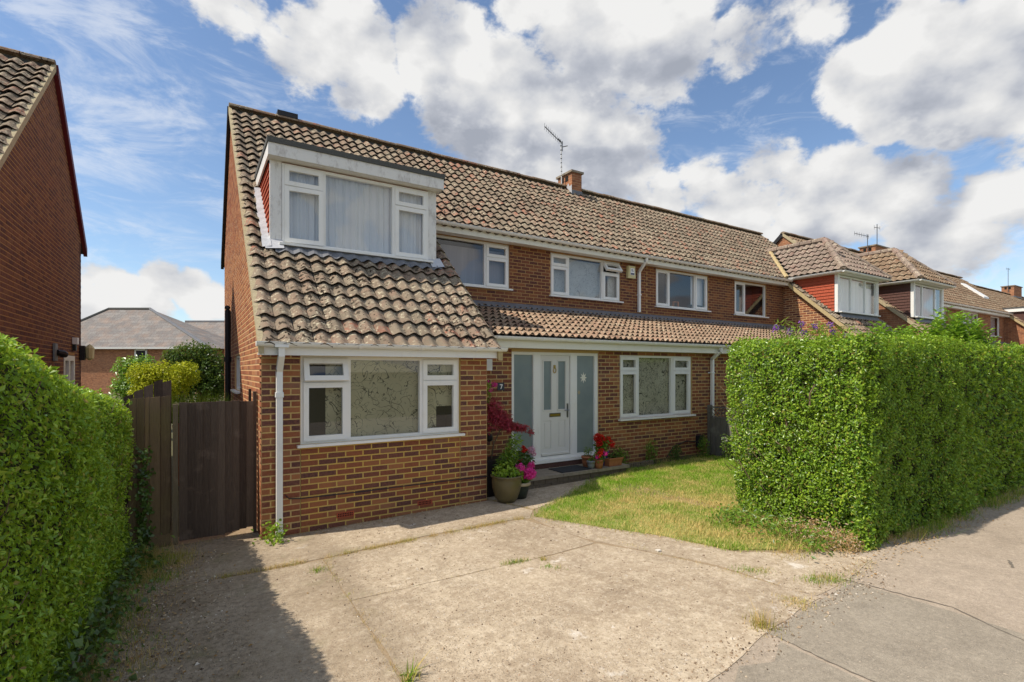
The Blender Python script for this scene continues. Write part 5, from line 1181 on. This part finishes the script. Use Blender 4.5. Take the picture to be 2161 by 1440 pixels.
# ------------------------------------------------------------------ pots and flowers by the door
def cluster(c, r, n, L, Wd, up=.5, flat=1.):
    d = unit(RNG.normal(0, 1, (n, 3))); d[:, 2] *= flat; P = np.array(c)+d*r*RNG.uniform(.55, 1, (n, 1))
    return leafset(P, d+np.array([0, 0, up]), RNG.uniform(.7, 1.2, n)*L, RNG.uniform(.7, 1.2, n)*Wd)
def potplant(name, loc, label, pot, potmat, plants, rim=None, cat='potted plant'):
    t = thing(name, loc, label, cat, 'pots by the front door'); p = MB().lathe(pot, loc, 24).build('pot', potmat, t, smooth=True)
    rt = [q for q in pot][-1]; MB().lathe([(.001, rt[1]), (max(rt[0]-.001, .01), rt[1])], loc, 20).build('compost', 'soil', t)
    if rim: MB().lathe(rim[0], loc, 24).build('rim', rim[1], p, smooth=True)
    for nm, sets, m in plants: npmesh(nm, *merge(sets), m, t)
    return t
def potprof(rb, rt, h, lip=.012): return [(.001, 0), (rb, 0), ((rb+rt)/2+.01, h*.5), (rt, h-.03), (rt+lip, h-.03), (rt+lip, h), (rt-.01, h), (rt-.02, h-.04)]
bowl = [(.001, 0), (.13, 0), (.17, .06), (.215, .20), (.225, .32), (.215, .36), (.245, .385), (.245, .40), (.215, .40), (.20, .36)]
b0 = (3.98, 6.50, gz(4, 6))
potplant('flower_pot', b0, 'large olive glazed bowl of leafy plants at the corner of the extension', bowl, 'glaze_olive',
  [('foliage', [cluster((3.99, 6.49, .50), .15, 260, .06, .04), cluster((4.12, 6.42, .47), .09, 110, .055, .04), cluster((3.86, 6.52, .5), .1, 90, .055, .035)], 'leaf_lime'),
   ('tall_shoots', [cluster((3.96+.05*i, 6.58-.04*i, .62+.12*i), .09, 60, .11, .022, .8) for i in range(4)]+[cluster((4.12, 6.62, .70), .12, 130, .07, .04)], 'leaf_plant')])
potplant('flower_pot', (4.26, 6.55, gz(4.2, 6)), 'dark green pot with a cream rim holding bright pink hydrangea heads', potprof(.09, .14, .24), 'glaze_dark',
  [('foliage', [cluster((4.28, 6.54, .36), .13, 150, .07, .045)], 'leaf_plant'), ('bloom', [cluster((4.34, 6.43, .45), .105, 420, .036, .034, .4, .75), cluster((4.18, 6.44, .55), .065, 170, .033, .03, .4), cluster((4.42, 6.5, .56), .05, 110, .033, .03, .4)], 'petal_pink')], rim=([(.142, .20), (.157, .205), (.157, .245), (.14, .25)], 'pot_cream'))
t = thing('flower_pot', (4.02, 7.0, .06), 'tall black square planter with a dark red maple growing in it', 'potted plant', 'pots by the front door')
MB().add([(3.85, 6.85, .05), (4.21, 6.85, .05), (4.21, 7.18, .05), (3.85, 7.18, .05), (3.82, 6.82, .62), (4.24, 6.82, .62), (4.24, 7.21, .62), (3.82, 7.21, .62)], [(0, 1, 5, 4), (1, 2, 6, 5), (2, 3, 7, 6), (3, 0, 4, 7), (4, 5, 6, 7)]).build('pot', 'pot_black', t)
for pts, r in (([(4.0, 7.0, .6), (4.03, 6.98, .85), (4.12, 6.95, 1.05), (4.3, 6.9, 1.2), (4.5, 6.88, 1.15)], [.014, .012, .009, .006, .004]), ([(4.03, 6.98, .85), (4.0, 7.0, 1.1), (4.06, 7.02, 1.4), (4.1, 7.0, 1.6)], [.011, .009, .006, .004]), ([(4.12, 6.95, 1.05), (4.2, 7.0, 1.3), (4.28, 7.0, 1.48)], [.008, .006, .004])): MB().tube(pts, r, 5).build('branch', 'bark', t)
def maple(c, r, n):
    d = unit(RNG.normal(0, 1, (n, 3))); P = np.array(c)+d*np.array(r)*RNG.uniform(.3, 1, (n, 1)); out = []
    for k in range(5):
        out.append(leafset(P, d*.6+np.array([0, -.3, .5]), RNG.uniform(.04, .075, n), RNG.uniform(.011, .018, n), droop=.9))
    return out
npmesh('maple_foliage', *merge(maple((4.05, 7.0, 1.42), (.16, .15, .19), 200)+maple((4.16, 6.97, 1.25), (.2, .15, .14), 250)+maple((4.3, 6.93, 1.14), (.18, .13, .10), 180)+maple((4.48, 6.9, 1.10), (.14, .09, .06), 90)+maple((4.68, 6.88, 1.02), (.07, .05, .04), 14)+maple((3.98, 6.98, 1.2), (.12, .12, .2), 70)), 'leaf_maple', t)
potplant('flower_pot', (4.68, 7.1, .26), 'low terracotta bowl on the doorstep with pink and red geraniums', [(.001, 0), (.10, 0), (.13, .06), (.155, .14), (.165, .15), (.165, .17), (.14, .17)], 'terracotta',
  [('foliage', [cluster((4.66, 7.08, .52), .17, 260, .06, .045), cluster((4.45, 6.98, .56), .16, 160, .07, .04)], 'leaf_dark'), ('bloom', [cluster((4.62, 7.0, .72), .05, 90, .03, .028)], 'petal_red'), ('pale_bloom', [cluster((4.74, 6.96, .70), .065, 120, .03, .028), cluster((4.79, 6.94, .63), .03, 40, .03, .028)], 'petal_pale'), ('orange_bloom', [cluster((4.46, 6.9, .57), .04, 50, .03, .028)], 'petal_red'), ('white_bloom', [cluster((4.36, 6.9, .68), .03, 16, .03, .03), cluster((4.40, 6.9, .74), .02, 10, .03, .03)], 'petal_white')])
potplant('flower_pot', (6.12, 7.16, .26), 'ribbed terracotta pot left of the red geraniums', potprof(.075, .10, .19), 'terracotta', [('foliage', [cluster((6.12, 7.15, .54), .075, 120, .06, .012, 1.)], 'leaf_plant')])
potplant('flower_pot', (6.19, 6.93, .26), 'small terracotta pot with magenta and red flowers', potprof(.06, .085, .16), 'terracotta',
  [('foliage', [cluster((6.19, 6.92, .46), .10, 150, .05, .04)], 'leaf_plant'), ('bloom', [cluster((6.14, 6.86, .52), .05, 70, .03, .028), cluster((6.2, 6.88, .58), .04, 40, .03, .028)], 'petal_red'), ('pink_bloom', [cluster((6.29, 6.87, .52), .045, 70, .03, .028), cluster((6.11, 6.88, .47), .035, 40, .03, .028)], 'petal_pink')])
potplant('flower_pot', (6.46, 7.12, .26), 'blue glazed pot at the back with tall red geraniums', potprof(.07, .10, .26), 'glaze_blue',
  [('foliage', [cluster((6.40, 7.08, .64), .15, 300, .05, .045)], 'leaf_plant'), ('stems', [cluster((6.3, 7.06, .72), .1, 40, .12, .008, 1.)], 'leaf_plant'), ('bloom', [cluster((6.25, 7.02, .80), .075, 200, .034, .032), cluster((6.34, 7.02, .77), .07, 170, .034, .032), cluster((6.50, 7.02, .73), .06, 150, .034, .032), cluster((6.56, 7.0, .66), .065, 150, .034, .032), cluster((6.27, 7.0, .70), .06, 130, .034, .032)], 'petal_red')])
potplant('flower_pot', (6.03+.02, 6.98, .26), 'little grey pot squeezed between two terracotta pots', potprof(.05, .065, .14), 'pot_grey', [('foliage', [cluster((6.05, 6.98, .42), .04, 30, .04, .03)], 'leaf_plant')])
t = thing('planter_trough', (6.58, 6.99, .26), 'oblong terracotta trough at the right end of the doorstep', 'planter', 'pots by the front door')
MB().add([(6.44, 6.92, .26), (6.74, 6.92, .26), (6.74, 7.06, .26), (6.44, 7.06, .26), (6.42, 6.90, .40), (6.76, 6.90, .40), (6.76, 7.08, .40), (6.42, 7.08, .40)], [(0, 1, 5, 4), (1, 2, 6, 5), (2, 3, 7, 6), (3, 0, 4, 7), (4, 5, 6, 7)]).build('trough', 'terracotta', t); MB().box((6.41, 6.89, .385), (6.77, 6.905, .412)).build('rim', 'terracotta', t)
npmesh('foliage', *merge([cluster((6.52+.06*i, 6.98, .44), .05, 30, .05, .03) for i in range(4)]), 'leaf_dark', t)
tag(MB().box((5.36, 6.93, .259), (6.02, 7.33, .272)).build('doormat', 'mat_rubber'), 'dark rubber doormat in front of the white door', 'doormat')
# climbing plant with pink flowers at the corner
t = thing('climbing_plant', (4.06, 7.2, .6), 'climber with pink flowers at the corner next to the house number', 'plant'); MB().tube([(4.02, 7.3, .6), (4.04, 7.3, 1.2), (4.06, 7.25, 1.8)], .006, 5).build('stem', 'bark', t)
npmesh('foliage', *merge([cluster((4.05, 7.22, 1.45+.08*i), .06, 26, .055, .03) for i in range(5)]), 'leaf_lime', t); npmesh('bloom', *merge([cluster((4.17, 7.2, 1.79), .04, 40, .035, .03), cluster((4.11, 7.2, 1.70), .03, 26, .03, .025), cluster((4.05, 7.2, 1.83), .015, 10, .03, .025)]), 'petal_pink', t)
# things on the walls
t = thing('house_number', (4.46, 7.48, 1.75), 'dark slate house number plate with a white 7', 'sign'); MB().box((4.395, YM-.018, 1.68), (4.53, YM-.006, 1.812)).build('plate', 'slate', t)
MB().prism([(4.438, YM-.019, 1.785), (4.492, YM-.019, 1.785), (4.492, YM-.019, 1.770), (4.466, YM-.019, 1.705), (4.449, YM-.019, 1.705), (4.473, YM-.019, 1.768), (4.438, YM-.019, 1.768)], (0, -.003, 0)).build('numeral', 'letter_white', t)
t = thing('wall_vent', (4.19, 7.4, 2.1), 'small white louvred box on the wall under the extension eave', 'vent'); MB().box((4.14, YM-.09, 2.02), (4.25, YM-.004, 2.21)).build('box', 'upvc_old', t)
for i in range(6): MB().box((4.143, YM-.098, 2.07+.023*i), (4.247, YM-.0905, 2.081+.023*i)).build('louvre', 'upvc_old', t)
tag(MB().lathe([(.001, -.07), (.05, -.055), (.075, 0), (.05, .055), (.001, .07)], (4.10, 7.25, .92), 14).build('round_lamp', 'black_plastic', smooth=True), 'round black lamp beside the maple stems', 'lamp')
t = thing('alarm_box', (9.68, 9.6, 4.57), 'cream burglar alarm box beside the upstairs window', 'alarm'); MB().prism([(9.56, YU-.012, 4.42), (9.62, YU-.10, 4.44), (9.62, YU-.10, 4.72), (9.56, YU-.012, 4.74), (9.80, YU-.012, 4.74), (9.78, YU-.10, 4.72)][:0] or [(9.55, YU-.012, 4.42), (9.82, YU-.012, 4.42), (9.80, YU-.012, 4.74), (9.57, YU-.012, 4.74)], (0, -.08, 0)).build('box', 'alarm_cream', t)
MB().box((9.63, YU-.096, 4.50), (9.77, YU-.0925, 4.68)).build('label_plate', 'letter_white', t); MB().box((9.64, YU-.0995, 4.51), (9.76, YU-.0965, 4.555)).build('ink_strip', 'alarm_ink', t); MB().box((9.66, YU-.0995, 4.60), (9.74, YU-.0965, 4.615)).build('ink_strip', 'alarm_ink', t); MB().box((9.66, YU-.0995, 4.63), (9.72, YU-.0965, 4.645)).build('ink_strip', 'alarm_ink', t)
t = thing('meter_box', (9.63, 7.4, .3), 'black meter box on the wall with a dark hose trailing left', 'box'); MB().box((9.56, YM-.10, .30), (9.71, YM-.012, .56)).build('box', 'black_plastic', t); MB().tube([(9.56, YM-.05, .42), (9.2, YM-.04, .46), (8.8, YM-.03, .36), (8.45, YM-.1, .12)], .012, 5).build('hose', 'black_plastic', t)
# bed plants and log edging
le = thing('log_edging', (7.2, 7.08, .1), 'row of short logs edging the bed at the corner of the lawn', 'edging')
for i in range(14): MB().tube([(6.93+.065*i, 7.10+.002*i, .06), (6.93+.065*i, 7.10+.002*i, .22+random.uniform(-.01, .01))], .032, 7).build('log', 'stone_dark', le)
for i, (x, y, hh, lab) in enumerate(((7.12, 7.3, .30, 'small bushy plant nearest the doorstep in the wall bed'), (7.95, 7.3, .36, 'upright leafy plant below the ground-floor window'), (8.6, 7.25, .22, 'low spreading plant under the right side of the window'), (9.45, 7.2, .34, 'green weedy plant beside the trellis fence'), (9.62, 6.75, .40, 'leafy bush with pale flowers against the right hedge'))):
    t = thing('bed_plant', (x, y, .1), lab, 'plant', 'plants in the wall bed'); npmesh('foliage', *merge([cluster((x+random.gauss(0, .06), y, .12+hh*(k+.5)/5), .11, 60, .05, .025, .5) for k in range(6)]), 'leaf_plant' if i != 2 else 'leaf_dark', t); MB().tube([(x, y, .05), (x, y, .1+hh*.8)], .006, 5).build('stem', 'bark', t)
    if i == 4: npmesh('bloom', *merge([cluster((x-.05, y, .55), .07, 40, .03, .025)]), 'petal_white', t)
# ------------------------------------------------------------------ shrubs over the right hedge
def shrub(name, loc, label, blobs, m, L, Wd, cat='shrub', stems=(), extra=None, group=None, droop=.2):
    t = thing(name, loc, label, cat, group); sets = []
    for (cx, cy, cz, r, n) in blobs:
        d = unit(RNG.normal(0, 1, (n, 3))); P = np.array((cx, cy, cz))+d*np.array(r if hasattr(r, '__len__') else (r, r, r))*RNG.uniform(.45, 1.05, (n, 1))
        sets.append(leafset(P, d+np.array([0, 0, .4]), RNG.uniform(.6, 1.2, n)*L, RNG.uniform(.6, 1.2, n)*Wd, droop))
    npmesh('crown', *merge(sets), m, t)
    for pts, r in stems: MB().tube(pts, r, 6).build('trunk', 'bark', t)
    if extra: npmesh(extra[0], *merge(extra[1]), extra[2], t)
    return t
def fromcentre(c, n, spread): return [(c[0]+random.gauss(0, spread[0]), c[1]+random.gauss(0, spread[1]), c[2]+random.gauss(0, spread[2])) for _ in range(n)]
def shoots(c, n, rad, hgt, per, L, Wd):
    """upright leafy shoots"""
    st = []; ls = []
    for k in range(n):
        a = random.uniform(0, 6.28); r = rad*math.sqrt(random.random()); x, y = c[0]+r*math.cos(a), c[1]+r*math.sin(a); h = hgt*random.uniform(.55, 1)*(1-.45*(r/rad)**2)
        dx, dy = .25*math.cos(a)*r/rad, .25*math.sin(a)*r/rad; zz = np.linspace(.25, 1, per); P = np.stack([x+dx*zz, y+dy*zz, c[2]+h*zz], 1)
        an = np.arange(per)*2.4+random.random(); d = np.stack([np.cos(an), np.sin(an), np.full(per, .55)], 1)
        nrm = unit(np.stack([-np.cos(an)*.5, -np.sin(an)*.5, np.full(per, 1.)], 1)); t = unit(d); b = np.cross(nrm, t)
        l = L*np.linspace(1.1, .7, per); w = Wd*np.linspace(1.1, .7, per)
        tip = P+t*l[:, None]-np.array([0, 0, .12])*l[:, None]; mid = P+t*(l*.5)[:, None]
        V = np.stack([P, mid-b*(w*.5)[:, None]+np.array([0, 0, .02]), tip, mid+b*(w*.5)[:, None]+np.array([0, 0, .02])], 1).reshape(-1, 3); kk = np.arange(per)[:, None]*4
        ls.append((V, np.concatenate([kk+np.array([[0, 1, 2]]), kk+np.array([[0, 2, 3]])], 1).reshape(-1, 3))); st.append(([(x, y, c[2]-.6), (x+dx, y+dy, c[2]+h)], .008))
    return ls, st
ls, st = shoots((15.0, 6.0, 2.2), 40, .42, 1.15, 20, .25, .12)
t = thing('laurel', (15, 6, 0), 'bright green laurel behind the hedge, left of the taller one', 'shrub', 'laurels behind the hedge'); npmesh('crown', *merge(ls), 'leaf_laurel', t); [MB().tube(p, r, 5).build('stem', 'bark', t) for p, r in st[:8]]; MB().tube([(15, 6, 0), (15, 6, 2.4)], .05, 6).build('trunk', 'bark', t)
ls, st = shoots((18.7, 6.0, 2.2), 90, .95, 1.7, 24, .28, .13)
t = thing('laurel', (18.6, 6, 0), 'taller bright green laurel behind the hedge with big glossy leaves', 'shrub', 'laurels behind the hedge'); npmesh('crown', *merge(ls), 'leaf_laurel', t); [MB().tube(p, r, 5).build('stem', 'bark', t) for p, r in st[:12]]; MB().tube([(18.6, 6, 0), (18.6, 6, 2.4)], .06, 6).build('trunk', 'bark', t)
ls, st = shoots((22.2, 5.4, 2.05), 90, 1.5, .75, 16, .2, .07)
t = thing('laurel', (21.8, 5.6, 0), 'low yellow-green bush at the right end behind the hedge', 'shrub'); npmesh('crown', *merge(ls), 'leaf_gold', t); MB().tube([(21.8, 5.6, 0), (21.8, 5.6, 2.3)], .05, 6).build('trunk', 'bark', t)
t = thing('buddleia', (10.3, 5.5, 0), 'straggly buddleia with purple flower spikes over the hedge', 'shrub'); bl = []; fl = []
for k in range(22):
    x = 9.3+2.6*random.random(); z = 2.75+.25*random.random(); a = random.uniform(-.5, .5); pts = [(10.4+(x-10.4)*.5, 5.5, 1.5), (x, 5.5+a*.3, z-.1), (x+a*.4, 5.4, z), (x+a*.7, 5.35, z-.06)]
    MB().tube(pts, [.012, .007, .004, .003], 5).build('stem', 'bark', t); bl.append(cluster((x+a*.3, 5.42, z-.06), .16, 26, .11, .018, .3, .5))
    if k % 3 == 0: fl.append(cluster((x+a*.7, 5.35, z+.01), .06, 46, .03, .025, .3, .8)); fl.append(cluster((x+a*.8, 5.35, z-.04), .035, 20, .03, .025))
npmesh('crown', *merge(bl), 'leaf_lime', t); npmesh('bloom', *merge(fl), 'petal_purple', t)

# ------------------------------------------------------------------ behind the gate
shrub('shrub', (-1.3, 20, 0), 'golden yellow shrub behind the gate', [(*at(340+random.uniform(-45, 60), 800+random.uniform(-22, 40), 15), random.uniform(.28, .45), 520) for _ in range(20)], 'leaf_gold', .085, .045, stems=[([(*at(350, 900, 15)[:2], -.1), tuple(at(350, 800, 15))], .06)])
shrub('shrub', (-2.3, 22, 0), 'bright green laurel at the left of the golden shrub', [(*at(283+random.uniform(-22, 30), 795+random.uniform(-28, 35), 17), random.uniform(.3, .45), 420) for _ in range(13)], 'leaf_laurel', .13, .06, stems=[([(*at(285, 900, 17)[:2], -.1), tuple(at(285, 800, 17))], .06)])
shrub('shrub_tree', (.0, 20, 0), 'dark green small tree between the golden shrub and the house', [(*at(425+random.uniform(-62, 38), 785+random.uniform(-40, 50), 16.5), random.uniform(.3, .5), 480) for _ in range(26)], 'leaf_dark', .10, .055, cat='tree', stems=[([(*at(425, 900, 16.5)[:2], -.1), tuple(at(425, 790, 16.5))], .07), ([tuple(at(380, 810, 16)), tuple(at(392, 840, 16))], .02)])
S_ = [blades(np.stack([RNG.uniform(.0, .9, 700)-.35, RNG.uniform(10.5, 11, 700), np.full(700, 1.1)], 1), RNG.uniform(.25, .6, 700), .02, .35)]
t = thing('ornamental_grass', (.1, 10.7, 0), 'tuft of fresh green blades just over the top of the gate', 'plant'); npmesh('blades', *merge(S_), 'leaf_lime', t); MB().lathe([(.001, 0), (.35, 0), (.42, 1.05), (.40, 1.1), (.001, 1.1)], (.1, 10.75, 0), 16).build('pot', 'terracotta', t)
# grey-roofed house far behind
hb = thing('house', (-16, 58, 0), 'brick house with a grey hipped roof far behind between the two gables', 'house')
ra = Vector((.8473, -.5312, 0)); db = Vector((.5312, .8473, 0)); Q = lambda a, b, z: tuple(ra*a+db*b+Vector((0, 0, z)))
zE, zRg = 4.0, 7.95; m = MB(); m.prism([Q(-42.6, 45.3, -2), Q(-27.6, 45.3, -2), Q(-27.6, 53.5, -2), Q(-42.6, 53.5, -2)], (0, 0, zE+2)); m.build('wall', 'wall_back', hb)
m = MB(); m.add([Q(-43.4, 44.8, zE), Q(-26.8, 44.8, zE), Q(-26.8, 54, zE), Q(-43.4, 54, zE), Q(-39.2, 49.4, zRg), Q(-35.2, 49.4, zRg)], [(0, 1, 5, 4), (1, 2, 5), (2, 3, 4, 5), (3, 0, 4), (0, 3, 2, 1)]); rb = m.build('roof', 'slate_grey', hb)
MB().prism([Q(-43.4, 44.75, zE-.12), Q(-26.8, 44.75, zE-.12), Q(-26.8, 44.9, zE-.12), Q(-43.4, 44.9, zE-.12)], (0, 0, .16)).build('fascia', 'upvc_old', hb)
MB().tube([Q(-39.2, 49.4, zRg+.03), Q(-35.2, 49.4, zRg+.03)], .13, 6).build('ridge_tile', 'felt', rb); MB().tube([Q(-35.2, 49.4, zRg+.02), Q(-26.8, 44.8, zE+.05)], .13, 6).build('hip_tile', 'lead', rb); MB().tube([Q(-39.2, 49.4, zRg+.02), Q(-43.4, 44.8, zE+.05)], .13, 6).build('hip_tile', 'felt', rb)
m = MB()
for p, q, r, s in ((-33.6, -33.48, 2.6, 3.85), (-32.63, -32.5, 2.6, 3.85)): m.prism([Q(p, 45.2, r), Q(q, 45.2, r), Q(q, 45.3, r), Q(p, 45.3, r)], (0, 0, s-r))
m.prism([Q(-33.6, 45.2, 3.75), Q(-32.5, 45.2, 3.75), Q(-32.5, 45.3, 3.75), Q(-33.6, 45.3, 3.75)], (0, 0, .12)); wb = m.build('window', 'upvc', hb); m = MB(); m.prism([Q(-33.48, 45.25, 2.6), Q(-32.63, 45.25, 2.6), Q(-32.63, 45.29, 2.6), Q(-33.48, 45.29, 2.6)], (0, 0, 1.15)); m.build('pane', 'room_dark', wb)
h2 = thing('house', (-12, 62, 0), 'lower grey roof of the next house behind, beside the black soil pipe', 'house')
m = MB(); m.prism([Q(-35.5, 52, -2), Q(-20, 52, -2), Q(-20, 60, -2), Q(-35.5, 60, -2)], (0, 0, 6.2)); m.build('wall', 'wall_back', h2); m = MB(); m.add([Q(-36, 51.6, 4.2), Q(-19.5, 51.6, 4.2), Q(-20, 56, 7.35), Q(-36, 56, 7.35), Q(-36, 60.4, 4.2), Q(-19.5, 60.4, 4.2)], [(0, 1, 2, 3), (3, 2, 5, 4), (0, 3, 4), (1, 5, 2)]); m.build('roof', 'slate_grey', h2)
MB().tube([Q(-36, 56, 7.38), Q(-20, 56, 7.38)], .13, 6).build('ridge_tile', 'lead', h2)
# fittings on the neighbour's gable
t = thing('wall_lamp', (-2.15, 12.6, 2.35), 'grey outdoor lamp with a black head on the left gable', 'lamp'); MB().box((-2.185, 12.36, 2.2), (-2.15, 12.56, 2.52)).build('back_plate', 'pot_grey', t); MB().tube([(-2.15, 12.48, 2.36), (-2.08, 12.56, 2.33), (-2.03, 12.60, 2.31)], [.05, .07, .05], 8).build('lamp_head', 'black_plastic', t)
t = thing('sensor_box', (-2.16, 14.2, 2.63), 'small white sensor box above the white side door', 'box'); MB().box((-2.185, 14.12, 2.58), (-2.10, 14.28, 2.72)).build('box', 'upvc', t); MB().box((-2.184, 14.14, 2.44), (-2.13, 14.24, 2.575)).build('sensor', 'black_plastic', t)
t = thing('wall_lamp', (-2.1, 15.1, 2.4), 'black carriage lamp at the rear corner of the left house', 'lamp'); MB().box((-2.185, 14.95, 2.25), (-2.10, 15.1, 2.58)).build('bracket', 'black_plastic', t); MB().lathe([(.02, 0), (.08, .05), (.09, .28), (.05, .34), (.001, .38)], (-2.03, 15.1, 2.25), 8).build('lantern', 'alarm_cream', t)
# ------------------------------------------------------------------ aerials
def aerial(loc, label, mast, boom, els, mount='yagi'):
    t = thing('tv_aerial', loc, label, 'aerial', 'roof aerials'); MB().tube(mast, .018, 6).build('mast', 'white_pole' if mount == 'yagi' else 'metal_grey', t)
    bo = MB().tube(boom, .014, 5).build('boom', 'metal_grey', t); a, b = Vector(boom[0]), Vector(boom[-1])
    for k in range(els): p = a.lerp(b, k/(els-1)); MB().tube([p-Vector((0, 0, .10)), p+Vector((0, 0, .10))], .006, 4).build('element', 'metal_grey', bo)
    return t
ta = aerial((9.55, 12.35, 8), 'television aerial on a banded white pole above the nearest chimney', [(9.57, 12.4, 7.6), (9.55, 12.4, 9.02)], [(8.86, 12.3, 9.28), (9.62, 12.42, 8.98)], 11)
for k in range(8): MB().tube([(9.57-.02*(k*.16), 12.4, 7.98+.13*k), (9.57-.02*(k*.16), 12.4, 8.0+.13*k)], .024, 6).build('pole_clip', 'black_plastic', ta)
for p, q in (((9.60, 12.4, 8.75), (9.60, 12.4, 9.05)), ((9.60, 12.4, 8.88), (9.80, 12.4, 8.96)), ((9.60, 12.4, 9.0), (9.44, 12.4, 9.10))): MB().tube([p, q], .014, 5).build('reflector', 'metal_grey', ta)
aerial((28.9, 11.8, 8.1), 'tall thin aerial mast on the second chimney along the row', [(28.9, 11.8, 8.0), (28.9, 11.8, 9.3)], [(28.6, 11.8, 9.1), (29.2, 11.8, 9.15)], 3, 'm')
aerial((27.9, 11.8, 8.1), 'stubby yagi aerial left of the tall mast on the second chimney', [(27.9, 11.8, 7.8), (27.9, 11.8, 8.65)], [(26.6, 11.8, 8.52), (28.0, 11.8, 8.56)], 7, 'm')
aerial((51.4, 12.4, 8.3), 'thin aerial beside the farthest chimney at the photo edge', [(51.3, 12.4, 7.8), (51.3, 12.4, 9.6)], [(50.9, 12.4, 9.5), (51.7, 12.4, 9.55)], 3, 'm')
